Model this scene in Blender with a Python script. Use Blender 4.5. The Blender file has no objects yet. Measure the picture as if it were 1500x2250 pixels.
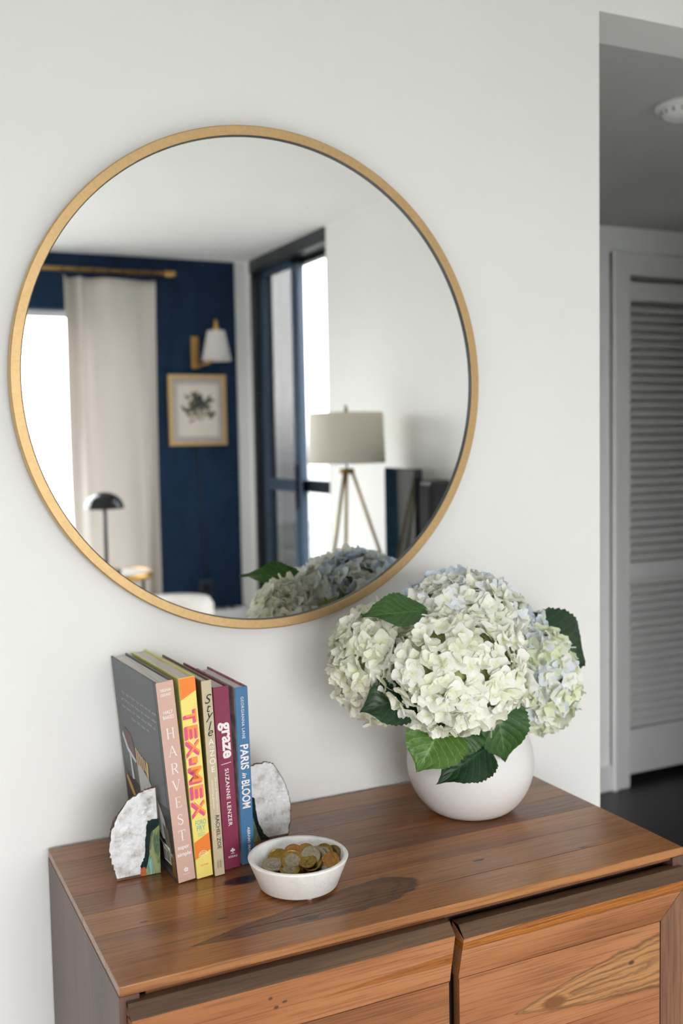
import bpy, bmesh, math, random
from mathutils import Vector, Matrix, Euler, noise
from mathutils.geometry import delaunay_2d_cdt
random.seed(7)
SC = bpy.context.scene
COL = SC.collection
PI = math.pi

def lin(c):
    c /= 255.0
    return c / 12.92 if c <= 0.04045 else ((c + 0.055) / 1.055) ** 2.4
def rgb(r, g, b): return (lin(r), lin(g), lin(b), 1.0)

# ------------------------------------------------------------------ camera
CAM = Vector((0.0, -1.500, 1.345))
FPX = 2264.66
AX = ((0.9002488430858961, -0.43495963088195605, -0.01902997702410902),
      (-0.048216893435302, -0.056164828652923354, -0.9972565583689266),
      (0.43269752912393006, 0.8986966293056964, -0.0715347241878054))
cd = bpy.data.cameras.new('camera')
cam = bpy.data.objects.new('camera', cd)
COL.objects.link(cam)
cam.matrix_world = Matrix(((AX[0][0], -AX[1][0], -AX[2][0], CAM.x),
                           (AX[0][1], -AX[1][1], -AX[2][1], CAM.y),
                           (AX[0][2], -AX[1][2], -AX[2][2], CAM.z), (0, 0, 0, 1)))
cd.sensor_fit = 'HORIZONTAL'; cd.sensor_width = 24.0
cd.lens = FPX * 24.0 / 1500.0
cd.clip_start = 0.05; cd.clip_end = 400
cd.dof.use_dof = True; cd.dof.focus_distance = 1.31; cd.dof.aperture_fstop = 4.0
SC.camera = cam

# ------------------------------------------------------------------ sky, daylight, exposure
wd = bpy.data.worlds.new('overcast_sky'); SC.world = wd; wd.use_nodes = True
nt = wd.node_tree; nt.nodes.clear()
wo = nt.nodes.new('ShaderNodeOutputWorld'); bg = nt.nodes.new('ShaderNodeBackground')
tc = nt.nodes.new('ShaderNodeTexCoord'); sx = nt.nodes.new('ShaderNodeSeparateXYZ')
cr = nt.nodes.new('ShaderNodeValToRGB')
mr = nt.nodes.new('ShaderNodeMapRange'); mr.inputs[1].default_value = -1; mr.inputs[2].default_value = 1
nt.links.new(tc.outputs['Generated'], sx.inputs[0]); nt.links.new(sx.outputs['Z'], mr.inputs[0])
nt.links.new(mr.outputs[0], cr.inputs[0]); nt.links.new(cr.outputs[0], bg.inputs[0]); nt.links.new(bg.outputs[0], wo.inputs[0])
e = cr.color_ramp.elements
e[0].position = 0.0; e[0].color = (0.20, 0.20, 0.195, 1)
e[1].position = 1.0; e[1].color = (0.98, 1.05, 1.12, 1)
k = e.new(0.485); k.color = (0.34, 0.345, 0.34, 1)
k = e.new(0.52); k.color = (1.0, 0.99, 0.97, 1)
bg.inputs[1].default_value = 14.0
SC.view_settings.view_transform = 'Standard'; SC.view_settings.look = 'None'
SC.view_settings.gamma = 1.0; SC.view_settings.use_curve_mapping = False
SC.view_settings.exposure = 0.0
try:
    SC.cycles.max_bounces = 12; SC.cycles.diffuse_bounces = 7; SC.cycles.glossy_bounces = 5
    SC.cycles.transparent_max_bounces = 16; SC.cycles.sample_clamp_indirect = 6.0
    SC.cycles.use_denoising = True
    SC.cycles.caustics_reflective = False; SC.cycles.caustics_refractive = False
except Exception: pass

def portal(name, loc, rot, sx_, sy_):
    l = bpy.data.lights.new(name, 'AREA'); l.shape = 'RECTANGLE'; l.size = sx_; l.size_y = sy_
    l.cycles.is_portal = True
    o = bpy.data.objects.new(name, l); o.location = loc; o.rotation_euler = rot; COL.objects.link(o)
WX0, WX1, WZ0, WZ1 = -1.15, 1.42, 0.10, 2.10        # window in the navy wall
DY0, DY1, DZ1 = -4.42, -3.34, 2.415                # balcony door in the east wall
portal('daylight_portal', ((WX0 + WX1) / 2, -4.55, (WZ0 + WZ1) / 2), (-PI / 2, 0, PI), WX1 - WX0, WZ1 - WZ0)
portal('daylight_portal', (-0.12, 0.975, 0.925), (0, -PI / 2, 0), 1.35, 0.55)
portal('daylight_portal', (2.41, (DY0 + DY1) / 2, 1.2), (0, PI / 2, 0), 2.4, DY1 - DY0)

# ------------------------------------------------------------------ material helpers
def new_mat(name):
    m = bpy.data.materials.new(name); m.use_nodes = True
    return m, m.node_tree, m.node_tree.nodes['Principled BSDF']
def N(t, kind, **kw):
    n = t.nodes.new(kind)
    for a, b in kw.items(): setattr(n, a, b)
    return n
def mix(t, fac, a, b, blend='MIX'):
    n = N(t, 'ShaderNodeMix', data_type='RGBA', blend_type=blend)
    for s, v in ((n.inputs[0], fac), (n.inputs[6], a), (n.inputs[7], b)):
        if hasattr(v, 'links'): t.links.new(v, s)
        else: s.default_value = v
    return n.outputs[2]
def math_(t, op, a, b=None, c=None):
    n = N(t, 'ShaderNodeMath', operation=op)
    for s, v in zip(n.inputs, (a, b, c)):
        if v is None: continue
        if hasattr(v, 'links'): t.links.new(v, s)
        else: s.default_value = v
    return n.outputs[0]
def ramp(t, fac, stops):
    n = N(t, 'ShaderNodeValToRGB'); t.links.new(fac, n.inputs[0])
    el = n.color_ramp.elements
    el[0].position, el[0].color = stops[0]; el[1].position, el[1].color = stops[-1]
    for p, c in stops[1:-1]:
        k = el.new(p); k.color = c
    return n.outputs[0]
def noise_(t, vec, scale, detail=3, rough=0.5, dist=0.0):
    n = N(t, 'ShaderNodeTexNoise'); n.inputs['Scale'].default_value = scale
    n.inputs['Detail'].default_value = detail; n.inputs['Roughness'].default_value = rough
    n.inputs['Distortion'].default_value = dist
    if vec is not None: t.links.new(vec, n.inputs['Vector'])
    return n
def mapping(t, vec, scale=(1, 1, 1), loc=(0, 0, 0), rot=(0, 0, 0)):
    n = N(t, 'ShaderNodeMapping'); n.inputs['Scale'].default_value = scale
    n.inputs['Location'].default_value = loc; n.inputs['Rotation'].default_value = rot
    t.links.new(vec, n.inputs[0]); return n.outputs[0]
def bump(t, b, height, strength=0.2, dist=0.001):
    n = N(t, 'ShaderNodeBump'); n.inputs['Strength'].default_value = strength; n.inputs['Distance'].default_value = dist
    t.links.new(height, n.inputs['Height']); t.links.new(n.outputs[0], b.inputs['Normal'])
def plain(name, col, rough=0.6, metal=0.0, var=0.04, scale=40, bmp=0.0, spec=0.5, bscale=None):
    m, t, b = new_mat(name)
    co = N(t, 'ShaderNodeTexCoord').outputs['Object']
    n = noise_(t, co, scale, 4)
    dark = tuple(c * (1 - var * 2) for c in col[:3]) + (1,); lite = tuple(min(1, c * (1 + var)) for c in col[:3]) + (1,)
    t.links.new(ramp(t, n.outputs[0], [(0.3, dark), (0.7, lite)]), b.inputs['Base Color'])
    b.inputs['Roughness'].default_value = rough; b.inputs['Metallic'].default_value = metal
    b.inputs['Specular IOR Level'].default_value = spec
    if bmp: bump(t, b, noise_(t, co, bscale or scale * 4, 3).outputs[0], bmp, 0.001)
    return m

def wood(name, axis, stops, rough=0.35, figures=(), ring=13.0, coat=0.0, spots=()):
    """grain along axis ('X','Z'); object colour tints and object alpha seeds a plank"""
    m, t, b = new_mat(name)
    co = N(t, 'ShaderNodeTexCoord').outputs['Object']
    oi = N(t, 'ShaderNodeObjectInfo')
    seed = N(t, 'ShaderNodeCombineXYZ')
    for i, kk in enumerate((37.0, 11.0, 23.0)): t.links.new(math_(t, 'MULTIPLY', oi.outputs['Alpha'], kk), seed.inputs[i])
    add = N(t, 'ShaderNodeVectorMath', operation='ADD'); t.links.new(co, add.inputs[0]); t.links.new(seed.outputs[0], add.inputs[1])
    p = add.outputs[0]
    s = {'X': (1.5, 11, 11), 'Z': (11, 11, 1.5), 'Y': (11, 1.5, 11)}[axis]
    f = {'X': (9, 420, 420), 'Z': (420, 420, 9), 'Y': (420, 9, 420)}[axis]
    q = mapping(t, p, s)
    n1 = noise_(t, q, 0.8, 4, 0.5, 0.8)
    w = math_(t, 'SINE', math_(t, 'MULTIPLY', n1.outputs[0], ring))
    w = math_(t, 'MULTIPLY_ADD', w, 0.5, 0.5)
    n2 = noise_(t, mapping(t, p, tuple(x * 0.6 for x in s)), 1.0, 3, 0.5, 0.3)
    v = math_(t, 'ADD', math_(t, 'MULTIPLY', w, 0.26), math_(t, 'MULTIPLY', n2.outputs[0], 0.78))
    c = ramp(t, v, stops)
    fine = noise_(t, mapping(t, p, f), 1.0, 2, 0.6)
    pores = ramp(t, fine.outputs[0], [(0.36, (0.55, 0.50, 0.46, 1)), (0.52, (1, 1, 1, 1))])
    c = mix(t, 0.75, c, pores, 'MULTIPLY')
    c = mix(t, 1.0, c, oi.outputs['Color'], 'MULTIPLY')
    sp = N(t, 'ShaderNodeSeparateXYZ'); t.links.new(co, sp.inputs[0])
    ui = 1 if axis == 'X' and name.endswith('top') else 2
    wob = noise_(t, mapping(t, co, (14, 30, 30)), 1.0, 4, 0.6).outputs[0]
    for (cx, cv, rx, rv, tilt, inner, edge) in figures:
        dx = math_(t, 'SUBTRACT', sp.outputs[0], cx); dv = math_(t, 'SUBTRACT', sp.outputs[ui], cv)
        dv = math_(t, 'SUBTRACT', dv, math_(t, 'MULTIPLY', dx, tilt))
        ex = math_(t, 'MINIMUM', math_(t, 'MAXIMUM', math_(t, 'MULTIPLY_ADD', math_(t, 'DIVIDE', dx, rx), 0.5, 0.5), 0.04), 1.0)
        rve = math_(t, 'MULTIPLY', math_(t, 'POWER', ex, 0.75), rv * 1.25)      # teardrop: pointed at its left end
        d = math_(t, 'SQRT', math_(t, 'ADD', math_(t, 'POWER', math_(t, 'ABSOLUTE', math_(t, 'DIVIDE', dx, rx)), 4.0),
                                   math_(t, 'POWER', math_(t, 'ABSOLUTE', math_(t, 'DIVIDE', dv, rve)), 2.0)))
        d = math_(t, 'ADD', d, math_(t, 'MULTIPLY_ADD', wob, 0.6, -0.3))
        rings = math_(t, 'POWER', math_(t, 'MULTIPLY_ADD', math_(t, 'SINE', math_(t, 'MULTIPLY_ADD', d, 19.0, math_(t, 'MULTIPLY', n1.outputs[0], 12.0))), 0.5, 0.5), 3.0)
        ic = mix(t, math_(t, 'MULTIPLY', rings, 0.60), inner, edge); ic = mix(t, 0.75, ic, pores, 'MULTIPLY')
        msk = ramp(t, d, [(0.86, (1, 1, 1, 1)), (0.97, (0, 0, 0, 1))])
        eg = ramp(t, d, [(0.80, (0, 0, 0, 1)), (0.90, (1, 1, 1, 1)), (1.0, (0, 0, 0, 1))])
        c = mix(t, msk, c, ic)
        c = mix(t, math_(t, 'MULTIPLY', eg, 0.85), c, edge)
    for (cx, cv, rx, rv, col) in spots:
        dx = math_(t, 'DIVIDE', math_(t, 'SUBTRACT', sp.outputs[0], cx), rx); dv = math_(t, 'DIVIDE', math_(t, 'SUBTRACT', sp.outputs[ui], cv), rv)
        d = math_(t, 'ADD', math_(t, 'POWER', dx, 2.0), math_(t, 'POWER', dv, 2.0))
        d = math_(t, 'ADD', d, math_(t, 'MULTIPLY_ADD', wob, 1.2, -0.6))
        c = mix(t, ramp(t, d, [(0.35, (1, 1, 1, 1)), (1.0, (0, 0, 0, 1))]), c, col)
    t.links.new(c, b.inputs['Base Color'])
    b.inputs['Roughness'].default_value = rough
    b.inputs['Coat Weight'].default_value = coat; b.inputs['Coat Roughness'].default_value = 0.18
    bump(t, b, fine.outputs[0], 0.12, 0.0004)
    return m

def window_glass(name, tint=1.0):
    m, t, b = new_mat(name)
    tr = N(t, 'ShaderNodeBsdfTransparent'); tr.inputs[0].default_value = (tint, tint, tint * 1.01, 1)
    gl = N(t, 'ShaderNodeBsdfGlossy'); gl.inputs['Roughness'].default_value = 0.02
    fr = N(t, 'ShaderNodeFresnel'); fr.inputs[0].default_value = 1.3
    ge = N(t, 'ShaderNodeNewGeometry')
    mx = N(t, 'ShaderNodeMixShader'); t.links.new(math_(t, 'MULTIPLY', fr.outputs[0], math_(t, 'SUBTRACT', 1.0, ge.outputs['Backfacing'])), mx.inputs[0])
    t.links.new(tr.outputs[0], mx.inputs[1]); t.links.new(gl.outputs[0], mx.inputs[2])
    t.links.new(mx.outputs[0], t.nodes['Material Output'].inputs[0]); return m

def fabric(name, col, trans=0.35, scale=900, tint=None):
    m, t, b = new_mat(name)
    co = N(t, 'ShaderNodeTexCoord').outputs['Object']
    n = noise_(t, mapping(t, co, (1, 1, 0.25)), scale, 2)
    c = ramp(t, n.outputs[0], [(0.3, tuple(x * 0.9 for x in col[:3]) + (1,)), (0.7, col)])
    t.links.new(c, b.inputs['Base Color']); b.inputs['Roughness'].default_value = 0.9
    b.inputs['Specular IOR Level'].default_value = 0.1
    tl = N(t, 'ShaderNodeBsdfTranslucent'); t.links.new(c, tl.inputs[0])
    mx = N(t, 'ShaderNodeMixShader'); mx.inputs[0].default_value = trans
    t.links.new(b.outputs[0], mx.inputs[1]); t.links.new(tl.outputs[0], mx.inputs[2])
    t.links.new(mx.outputs[0], t.nodes['Material Output'].inputs[0])
    bump(t, b, n.outputs[0], 0.2, 0.0005); return m

# ------------------------------------------------------------------ geometry helpers
class MB:
    """gathers vertices and faces in world space, then links ONE mesh object"""
    def __init__(s): s.v = []; s.f = []; s.sm = []
    def add(s, vs, fs, smooth=False):
        o = len(s.v); s.v += [Vector(v) for v in vs]; s.f += [tuple(i + o for i in f) for f in fs]; s.sm += [smooth] * len(fs)
        return s
    def box(s, x0, x1, y0, y1, z0, z1, bev=0.0, mat=None):
        bm = bmesh.new(); bmesh.ops.create_cube(bm, size=1)
        for v in bm.verts:
            v.co = Vector(((x0 + x1) / 2 + v.co.x * (x1 - x0), (y0 + y1) / 2 + v.co.y * (y1 - y0), (z0 + z1) / 2 + v.co.z * (z1 - z0)))
        if bev: bmesh.ops.bevel(bm, geom=bm.edges[:], offset=bev, segments=2, affect='EDGES', profile=0.5)
        if mat is not None: bmesh.ops.transform(bm, matrix=mat, verts=bm.verts[:])
        bm.verts.index_update()
        s.add([v.co.copy() for v in bm.verts], [[v.index for v in f.verts] for f in bm.faces]); bm.free(); return s
    def hexa(s, p):        # eight corners: bottom loop 4, top loop 4
        return s.add(p, [(3, 2, 1, 0), (4, 5, 6, 7), (0, 1, 5, 4), (1, 2, 6, 5), (2, 3, 7, 6), (3, 0, 4, 7)])
    def lathe(s, prof, c, seg=48, axis='Z', smooth=True, M=None):
        vs = []; n = len(prof)
        for i in range(seg):
            a = 2 * PI * i / seg; ca, sa = math.cos(a), math.sin(a)
            for r, h in prof:
                if axis == 'Z': v = Vector((r * ca, r * sa, h))
                elif axis == 'Y': v = Vector((r * ca, h, r * sa))
                else: v = Vector((h, r * ca, r * sa))
                if M is not None: v = M @ v
                vs.append(v + Vector(c))
        fs = []
        for i in range(seg):
            j = (i + 1) % seg
            for k in range(n - 1):
                q = (i * n + k, j * n + k, j * n + k + 1, i * n + k + 1)
                fs.append(q)
        return s.add(vs, fs, smooth)
    def tube(s, pts, r, seg=10, cap=True, smooth=True):
        pts = [Vector(p) for p in pts]; rs = r if isinstance(r, (list, tuple)) else [r] * len(pts)
        vs = []; prev = None
        for i, p in enumerate(pts):
            d = (pts[min(i + 1, len(pts) - 1)] - pts[max(i - 1, 0)]).normalized()
            if prev is None:
                u = d.orthogonal().normalized()
            else:
                u = (prev - d * prev.dot(d)).normalized()
            prev = u; w = d.cross(u)
            for k in range(seg):
                a = 2 * PI * k / seg; vs.append(p + (u * math.cos(a) + w * math.sin(a)) * rs[i])
        fs = [(i * seg + k, i * seg + (k + 1) % seg, (i + 1) * seg + (k + 1) % seg, (i + 1) * seg + k) for i in range(len(pts) - 1) for k in range(seg)]
        if cap: fs += [tuple(range(seg))[::-1], tuple((len(pts) - 1) * seg + k for k in range(seg))]
        return s.add(vs, fs, smooth)
    def prism(s, poly, fn, d0, d1):   # poly 2D list, fn(u,v,d)->3D
        n = len(poly)
        vs = [fn(u, v, d0) for u, v in poly] + [fn(u, v, d1) for u, v in poly]
        return s.add(vs, [tuple(range(n)), tuple(range(2 * n - 1, n - 1, -1))] + [(i, i + n, (i + 1) % n + n, (i + 1) % n) for i in range(n)])
    def build(s, name, mat, parent=None, recalc=True, color=None):
        me = bpy.data.meshes.new(name); base = Vector((0, 0, 0))
        r = parent
        while r is not None:
            base += r.location; r = r.parent
        me.from_pydata([v - base for v in s.v], [], s.f); me.update()
        me.polygons.foreach_set('use_smooth', s.sm)
        if recalc:
            bm = bmesh.new(); bm.from_mesh(me); bmesh.ops.recalc_face_normals(bm, faces=bm.faces[:]); bm.to_mesh(me); bm.free()
        me.materials.append(mat)
        o = bpy.data.objects.new(name, me); COL.objects.link(o)
        if parent is not None: o.parent = parent
        if color: o.color = color
        return o
def thing(name, label, cat, loc, group=None):
    o = bpy.data.objects.new(name, None); COL.objects.link(o); o.location = loc; o.empty_display_size = 0.05
    o['label'] = label; o['category'] = cat
    if group: o['group'] = group
    return o
def tag(o, label, cat, group=None):
    o['label'] = label; o['category'] = cat
    if group: o['group'] = group
    return o
def struct(o, label=None):
    o['kind'] = 'structure'
    if label: o['label'] = label
    return o

# ------------------------------------------------------------------ materials
M_WALL = plain('white_wall_paint', (0.875, 0.875, 0.86, 1), 0.7, var=0.008, scale=3, bmp=0.05, bscale=260, spec=0.25)
M_CEIL = plain('white_ceiling_paint', (0.88, 0.872, 0.865, 1), 0.85, var=0.01, scale=3, bmp=0.08, bscale=200, spec=0.2)
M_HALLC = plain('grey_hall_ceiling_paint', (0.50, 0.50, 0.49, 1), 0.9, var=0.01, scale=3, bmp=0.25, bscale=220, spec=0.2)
M_TRIM = plain('white_trim_paint', (0.80, 0.80, 0.79, 1), 0.4, var=0.01, scale=5)
M_BLACK = plain('black_window_frame', rgb(30, 36, 42), 0.35, var=0.05)
M_DOORBLUE = plain('slate_door_sash', rgb(66, 84, 104), 0.4, var=0.05)
M_GLASS = window_glass('clear_window_glass', 0.97); M_TINTG = window_glass('tinted_door_glass', 0.72)
M_BRASS = plain('brushed_brass', rgb(206, 164, 100), 0.38, 1.0, var=0.05, scale=120)
M_AGED = plain('aged_brass', rgb(140, 118, 72), 0.42, 1.0, var=0.05, scale=120)
M_GOLD = plain('satin_gold_paint', rgb(204, 172, 124), 0.48, 0.75, var=0.04, scale=200, bmp=0.03)
M_DARKMETAL = plain('dark_metal', rgb(40, 40, 44), 0.3, 0.6)
M_CHROME = plain('black_lacquer', rgb(24, 25, 28), 0.12, 0.2)
M_CERAMIC = plain('matte_white_ceramic', (0.83, 0.825, 0.82, 1), 0.42, var=0.01, scale=12, spec=0.4)
M_LAMPSHADE = fabric('taupe_linen_shade', rgb(242, 237, 226), 0.28)
M_SCONCESHADE = fabric('white_sconce_shade', rgb(240, 236, 232), 0.3)
M_CURTAIN = fabric('off_white_curtain_linen', rgb(226, 220, 214), 0.25, 500)
M_BOUCLE = plain('white_boucle', rgb(228, 222, 214), 0.95, bmp=0.8, scale=60)
M_TABLE = plain('white_table_lacquer', rgb(232, 230, 226), 0.3)

def mat_floor():
    m, t, b = new_mat('dark_hall_floor_wood')
    co = N(t, 'ShaderNodeTexCoord').outputs['Object']
    n = noise_(t, mapping(t, co, (1, 14, 1)), 3, 5)
    t.links.new(ramp(t, n.outputs[0], [(0.3, (0.010, 0.009, 0.009, 1)), (0.7, (0.022, 0.019, 0.017, 1))]), b.inputs['Base Color'])
    b.inputs['Roughness'].default_value = 0.38; return m
M_FLOOR = mat_floor()
def mat_navy():
    m, t, b = new_mat('navy_wall_paint')
    co = N(t, 'ShaderNodeTexCoord').outputs['Object']
    n = noise_(t, mapping(t, co, (2.2, 1, 1.2), rot=(0, 0.5, 0)), 2.2, 6, 0.6, 1.5)
    t.links.new(ramp(t, n.outputs[0], [(0.3, rgb(24, 43, 66)), (0.7, rgb(34, 55, 82))]), b.inputs['Base Color'])
    b.inputs['Roughness'].default_value = 0.75; b.inputs['Specular IOR Level'].default_value = 0.12; bump(t, b, n.outputs[0], 0.05, 0.01); return m
M_NAVY = mat_navy()

# ------------------------------------------------------------------ room shell
CZ = 2.415; HZ = 2.095; XC = 1.25; XE = 2.25; YN = -4.5; XW = -2.4; YF = 1.5
# front wall with the opening to the hall cut out at the right, header above it
mb = MB(); mb.box(XW, XC, 0.0, 0.12, 0.0, CZ); mb.box(XC, XE, 0.0, 0.12, HZ, CZ)
struct(mb.build('wall_north', M_WALL))
mb = MB(); mb.box(XE, XE + 0.13, DY1, 0.12, 0, CZ); mb.box(XE, XE + 0.13, YN, DY0, 0, CZ)
struct(mb.build('wall_east', M_WALL))
mb = MB()
mb.box(XW, WX0, YN - 0.15, YN, 0, CZ); mb.box(WX1, 2.18, YN - 0.15, YN, 0, CZ)
mb.box(WX0, WX1, YN - 0.15, YN, 0, WZ0); mb.box(WX0, WX1, YN - 0.15, YN, WZ1, CZ)
struct(mb.build('wall_south', M_NAVY))
struct(MB().box(XW - 0.15, XW, YN - 0.15, 0.12, 0, CZ).build('wall_west', M_WALL))
struct(MB().box(XW - 0.15, XE + 0.2, YN - 0.15, 0.12, CZ, CZ + 0.1).build('ceiling', M_CEIL))
struct(MB().box(XW - 0.15, 4.6, YN - 0.15, YF + 0.66, -0.05, 0.0).build('floor', M_FLOOR))
struct(MB().box(2.18, XE, YN - 0.15, YN + 0.02, 0, CZ).build('trim_1', M_TRIM), 'white trim board in the corner beside the navy wall')
# hall beyond the opening
M_DIM = plain('hall_dimming_black', (0.05, 0.05, 0.047, 1), 0.8, var=0.02)  # near-black for the unseen walls, added to dim the hall's right side
DX0, DX1, DTOP = 2.63, 4.05, 1.917      # louvered door opening
mb = MB(); mb.box(XW, DX0, YF, YF + 0.12, 0, HZ); mb.box(DX1, 4.6, YF, YF + 0.12, 0, HZ); mb.box(DX0, DX1, YF, YF + 0.12, DTOP + 0.008, HZ)
struct(mb.build('wall_hall_far', M_WALL))
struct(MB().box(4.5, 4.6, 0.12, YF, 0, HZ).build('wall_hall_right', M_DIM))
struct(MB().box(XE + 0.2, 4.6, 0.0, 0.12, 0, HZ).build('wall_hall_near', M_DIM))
mb = MB(); mb.box(-0.1, 0.0, 0.12, 0.70, 0, HZ); mb.box(-0.1, 0.0, 1.25, YF, 0, HZ); mb.box(-0.1, 0.0, 0.70, 1.25, 0, 0.25); mb.box(-0.1, 0.0, 0.70, 1.25, 1.60, HZ)
struct(mb.build('wall_hall_left', M_WALL))
hw = thing('added_hall_window', 'unseen window added to light the hall from its left end', 'window', (-0.05, 0.82, 0.25)); hw['kind'] = 'structure'  # unseen opening added so side light reaches the casing and louvers
mb = MB()
for a_, b_ in ((0.70, 0.735), (1.215, 1.25)): mb.box(-0.09, -0.04, a_, b_, 0.25, 1.60)
mb.box(-0.09, -0.04, 0.70, 1.25, 0.25, 0.285); mb.box(-0.09, -0.04, 0.70, 1.25, 1.565, 1.60); mb.build('window_frame', M_TRIM, hw)
MB().box(-0.067, -0.063, 0.735, 1.215, 0.285, 1.565).build('pane', M_GLASS, hw)
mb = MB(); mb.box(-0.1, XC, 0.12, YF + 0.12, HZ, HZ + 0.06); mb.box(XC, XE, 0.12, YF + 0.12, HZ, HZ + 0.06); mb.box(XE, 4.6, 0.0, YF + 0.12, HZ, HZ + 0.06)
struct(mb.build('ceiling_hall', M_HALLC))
mb = MB(); mb.box(DX0 - 0.15, DX1 + 0.15, YF + 0.6, YF + 0.65, 0, HZ); mb.box(DX0 - 0.15, DX0 - 0.1, YF + 0.12, YF + 0.6, 0, HZ); mb.box(DX1 + 0.1, DX1 + 0.15, YF + 0.12, YF + 0.6, 0, HZ)
mb.box(DX0 - 0.15, DX1 + 0.15, YF + 0.12, YF + 0.65, HZ, HZ + 0.05)
struct(mb.build('wall_closet', M_WALL))
# casing round the louvered door
CW = 0.085
mb = MB()
for (x0, x1) in ((DX0 - CW, DX0), (DX1, DX1 + CW)):
    mb.box(x0, x1, YF - 0.018, YF, 0, DTOP + CW, 0.003); mb.box(x0 if x0 < DX0 - 0.01 else x1 - 0.02, (x0 + 0.02) if x0 < DX0 - 0.01 else x1, YF - 0.03, YF, 0, DTOP + CW, 0.004)
mb.box(DX0 - CW, DX1 + CW, YF - 0.019, YF, DTOP + 0.004, DTOP + CW, 0.003)
struct(mb.build('trim_2', M_TRIM), 'white door casing in the hall')
struct(MB().box(0.5, DX0 - CW, YF - 0.015, YF, 0, 0.10, 0.004).build('baseboard_hall', M_TRIM))
struct(MB().box(XW, 0.6, -0.014, 0.0, 0, 0.10, 0.004).build('baseboard_north', M_TRIM))
# bifold louvered doors: each leaf a part with its own stiles, rails and slats
dr = thing('door_1', 'white louvered bifold door in the dim hall beyond the white wall', 'door', (DX0, YF, 0)); dr['kind'] = 'structure'
slat_me = None
for L in range(3):
    lw = (DX1 - DX0) / 3; x0 = DX0 + L * lw + 0.003; x1 = x0 + lw - 0.006
    y0, y1 = YF + 0.02, YF + 0.052; z0, z1 = 0.035, DTOP - 0.014; st = 0.022
    for a, b_ in ((x0, x0 + st), (x1 - st, x1)): MB().box(a, b_, y0, y1, z0, z1, 0.002).build('stile', M_TRIM, dr)
    for a, b_ in ((z0, 0.21), (1.835, z1)): MB().box(x0 + st, x1 - st, y0 + 0.001, y1, a, b_, 0.002).build('rail', M_TRIM, dr)
    MB().box(x0 + st, x1 - st, y0 + 0.001, y1, 0.79, 0.853, 0.002).build('rail', M_TRIM, dr)
    pitch = 0.0322
    for zc in [0.21 + pitch * (i + .55) for i in range(18)] + [0.853 + pitch * (i + .55) for i in range(30)]:
        if slat_me is None:
            s = MB().box(-(lw - 0.006 - 2 * st) / 2, (lw - 0.006 - 2 * st) / 2, -0.017, 0.017, -0.003, 0.003, 0.0012)
            so = s.build('slat', M_TRIM, dr); slat_me = so.data
            for v in slat_me.vertices: v.co += Vector((DX0, YF, 0))
        else:
            so = bpy.data.objects.new('slat', slat_me); COL.objects.link(so); so.parent = dr
        so.location = ((x0 + x1) / 2 - DX0, (y0 + y1) / 2 - YF, zc); so.rotation_euler = (0.66, 0, 0)
# smoke detector on the hall ceiling
sd = thing('smoke_detector', 'round white smoke detector on the grey hall ceiling', 'detector', (1.775, 0.34, HZ))
MB().lathe([(0, -0.034), (0.030, -0.034), (0.042, -0.028), (0.050, -0.014), (0.050, -0.012), (0, -0.012)], (1.775, 0.34, HZ)).build('body', M_TRIM, sd)
MB().lathe([(0, -0.012), (0.060, -0.012), (0.062, -0.009), (0.062, -0.0005), (0, -0.0005)], (1.775, 0.34, HZ)).build('base_plate', M_TRIM, sd)
mbv = MB()
for i in range(16):
    a = 2 * PI * i / 16; mbv.box(-0.002, 0.002, 0.046, 0.0515, -0.025, -0.015, mat=Matrix.Translation((1.775, 0.34, HZ)) @ Matrix.Rotation(a, 4, 'Z'))
o = mbv.build('vent_slots', plain('grey_vent', (.45,.45,.44,1), .6), sd); o['kind'] = 'stuff'

rug = MB().box(-2.1, 2.235, -4.38, -0.75, 0.0005, 0.012, 0.004).build('bounce_rug', plain('ivory_bounce_rug', (0.80, 0.78, 0.74, 1), 0.95, bmp=0.6, scale=30))  # unseen rug, added to bounce daylight onto walls and ceiling
tag(rug, 'large unseen ivory rug added to bounce light in the room', 'rug')

# ------------------------------------------------------------------ windows of the room (seen in the mirror)
w1 = thing('window_1', 'big bright window in the navy wall', 'window', (WX0, YN, WZ0)); w1['kind'] = 'structure'
mb = MB(); F = 0.035
mb.box(WX0, WX1, YN - 0.14, YN - 0.09, WZ0, WZ0 + F); mb.box(WX0, WX1, YN - 0.14, YN - 0.09, WZ1 - F, WZ1)
for x in (WX0, WX0 + 0.95, WX1 - F): mb.box(x, x + F, YN - 0.14, YN - 0.09, WZ0, WZ1)
mb.build('window_frame', M_TRIM, w1)
for x0, x1 in ((WX0 + F, WX0 + 0.95), (WX0 + 0.95 + F, WX1 - F)):
    MB().box(x0, x1, YN - 0.117, YN - 0.113, WZ0 + F, WZ1 - F).build('pane', M_GLASS, w1)
MB().box(WX0 - 0.03, WX1 + 0.03, YN - 0.02, YN + 0.03, WZ0 - 0.03, WZ0 - 0.002, 0.004).build('window_sill', M_TRIM, w1)
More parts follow.
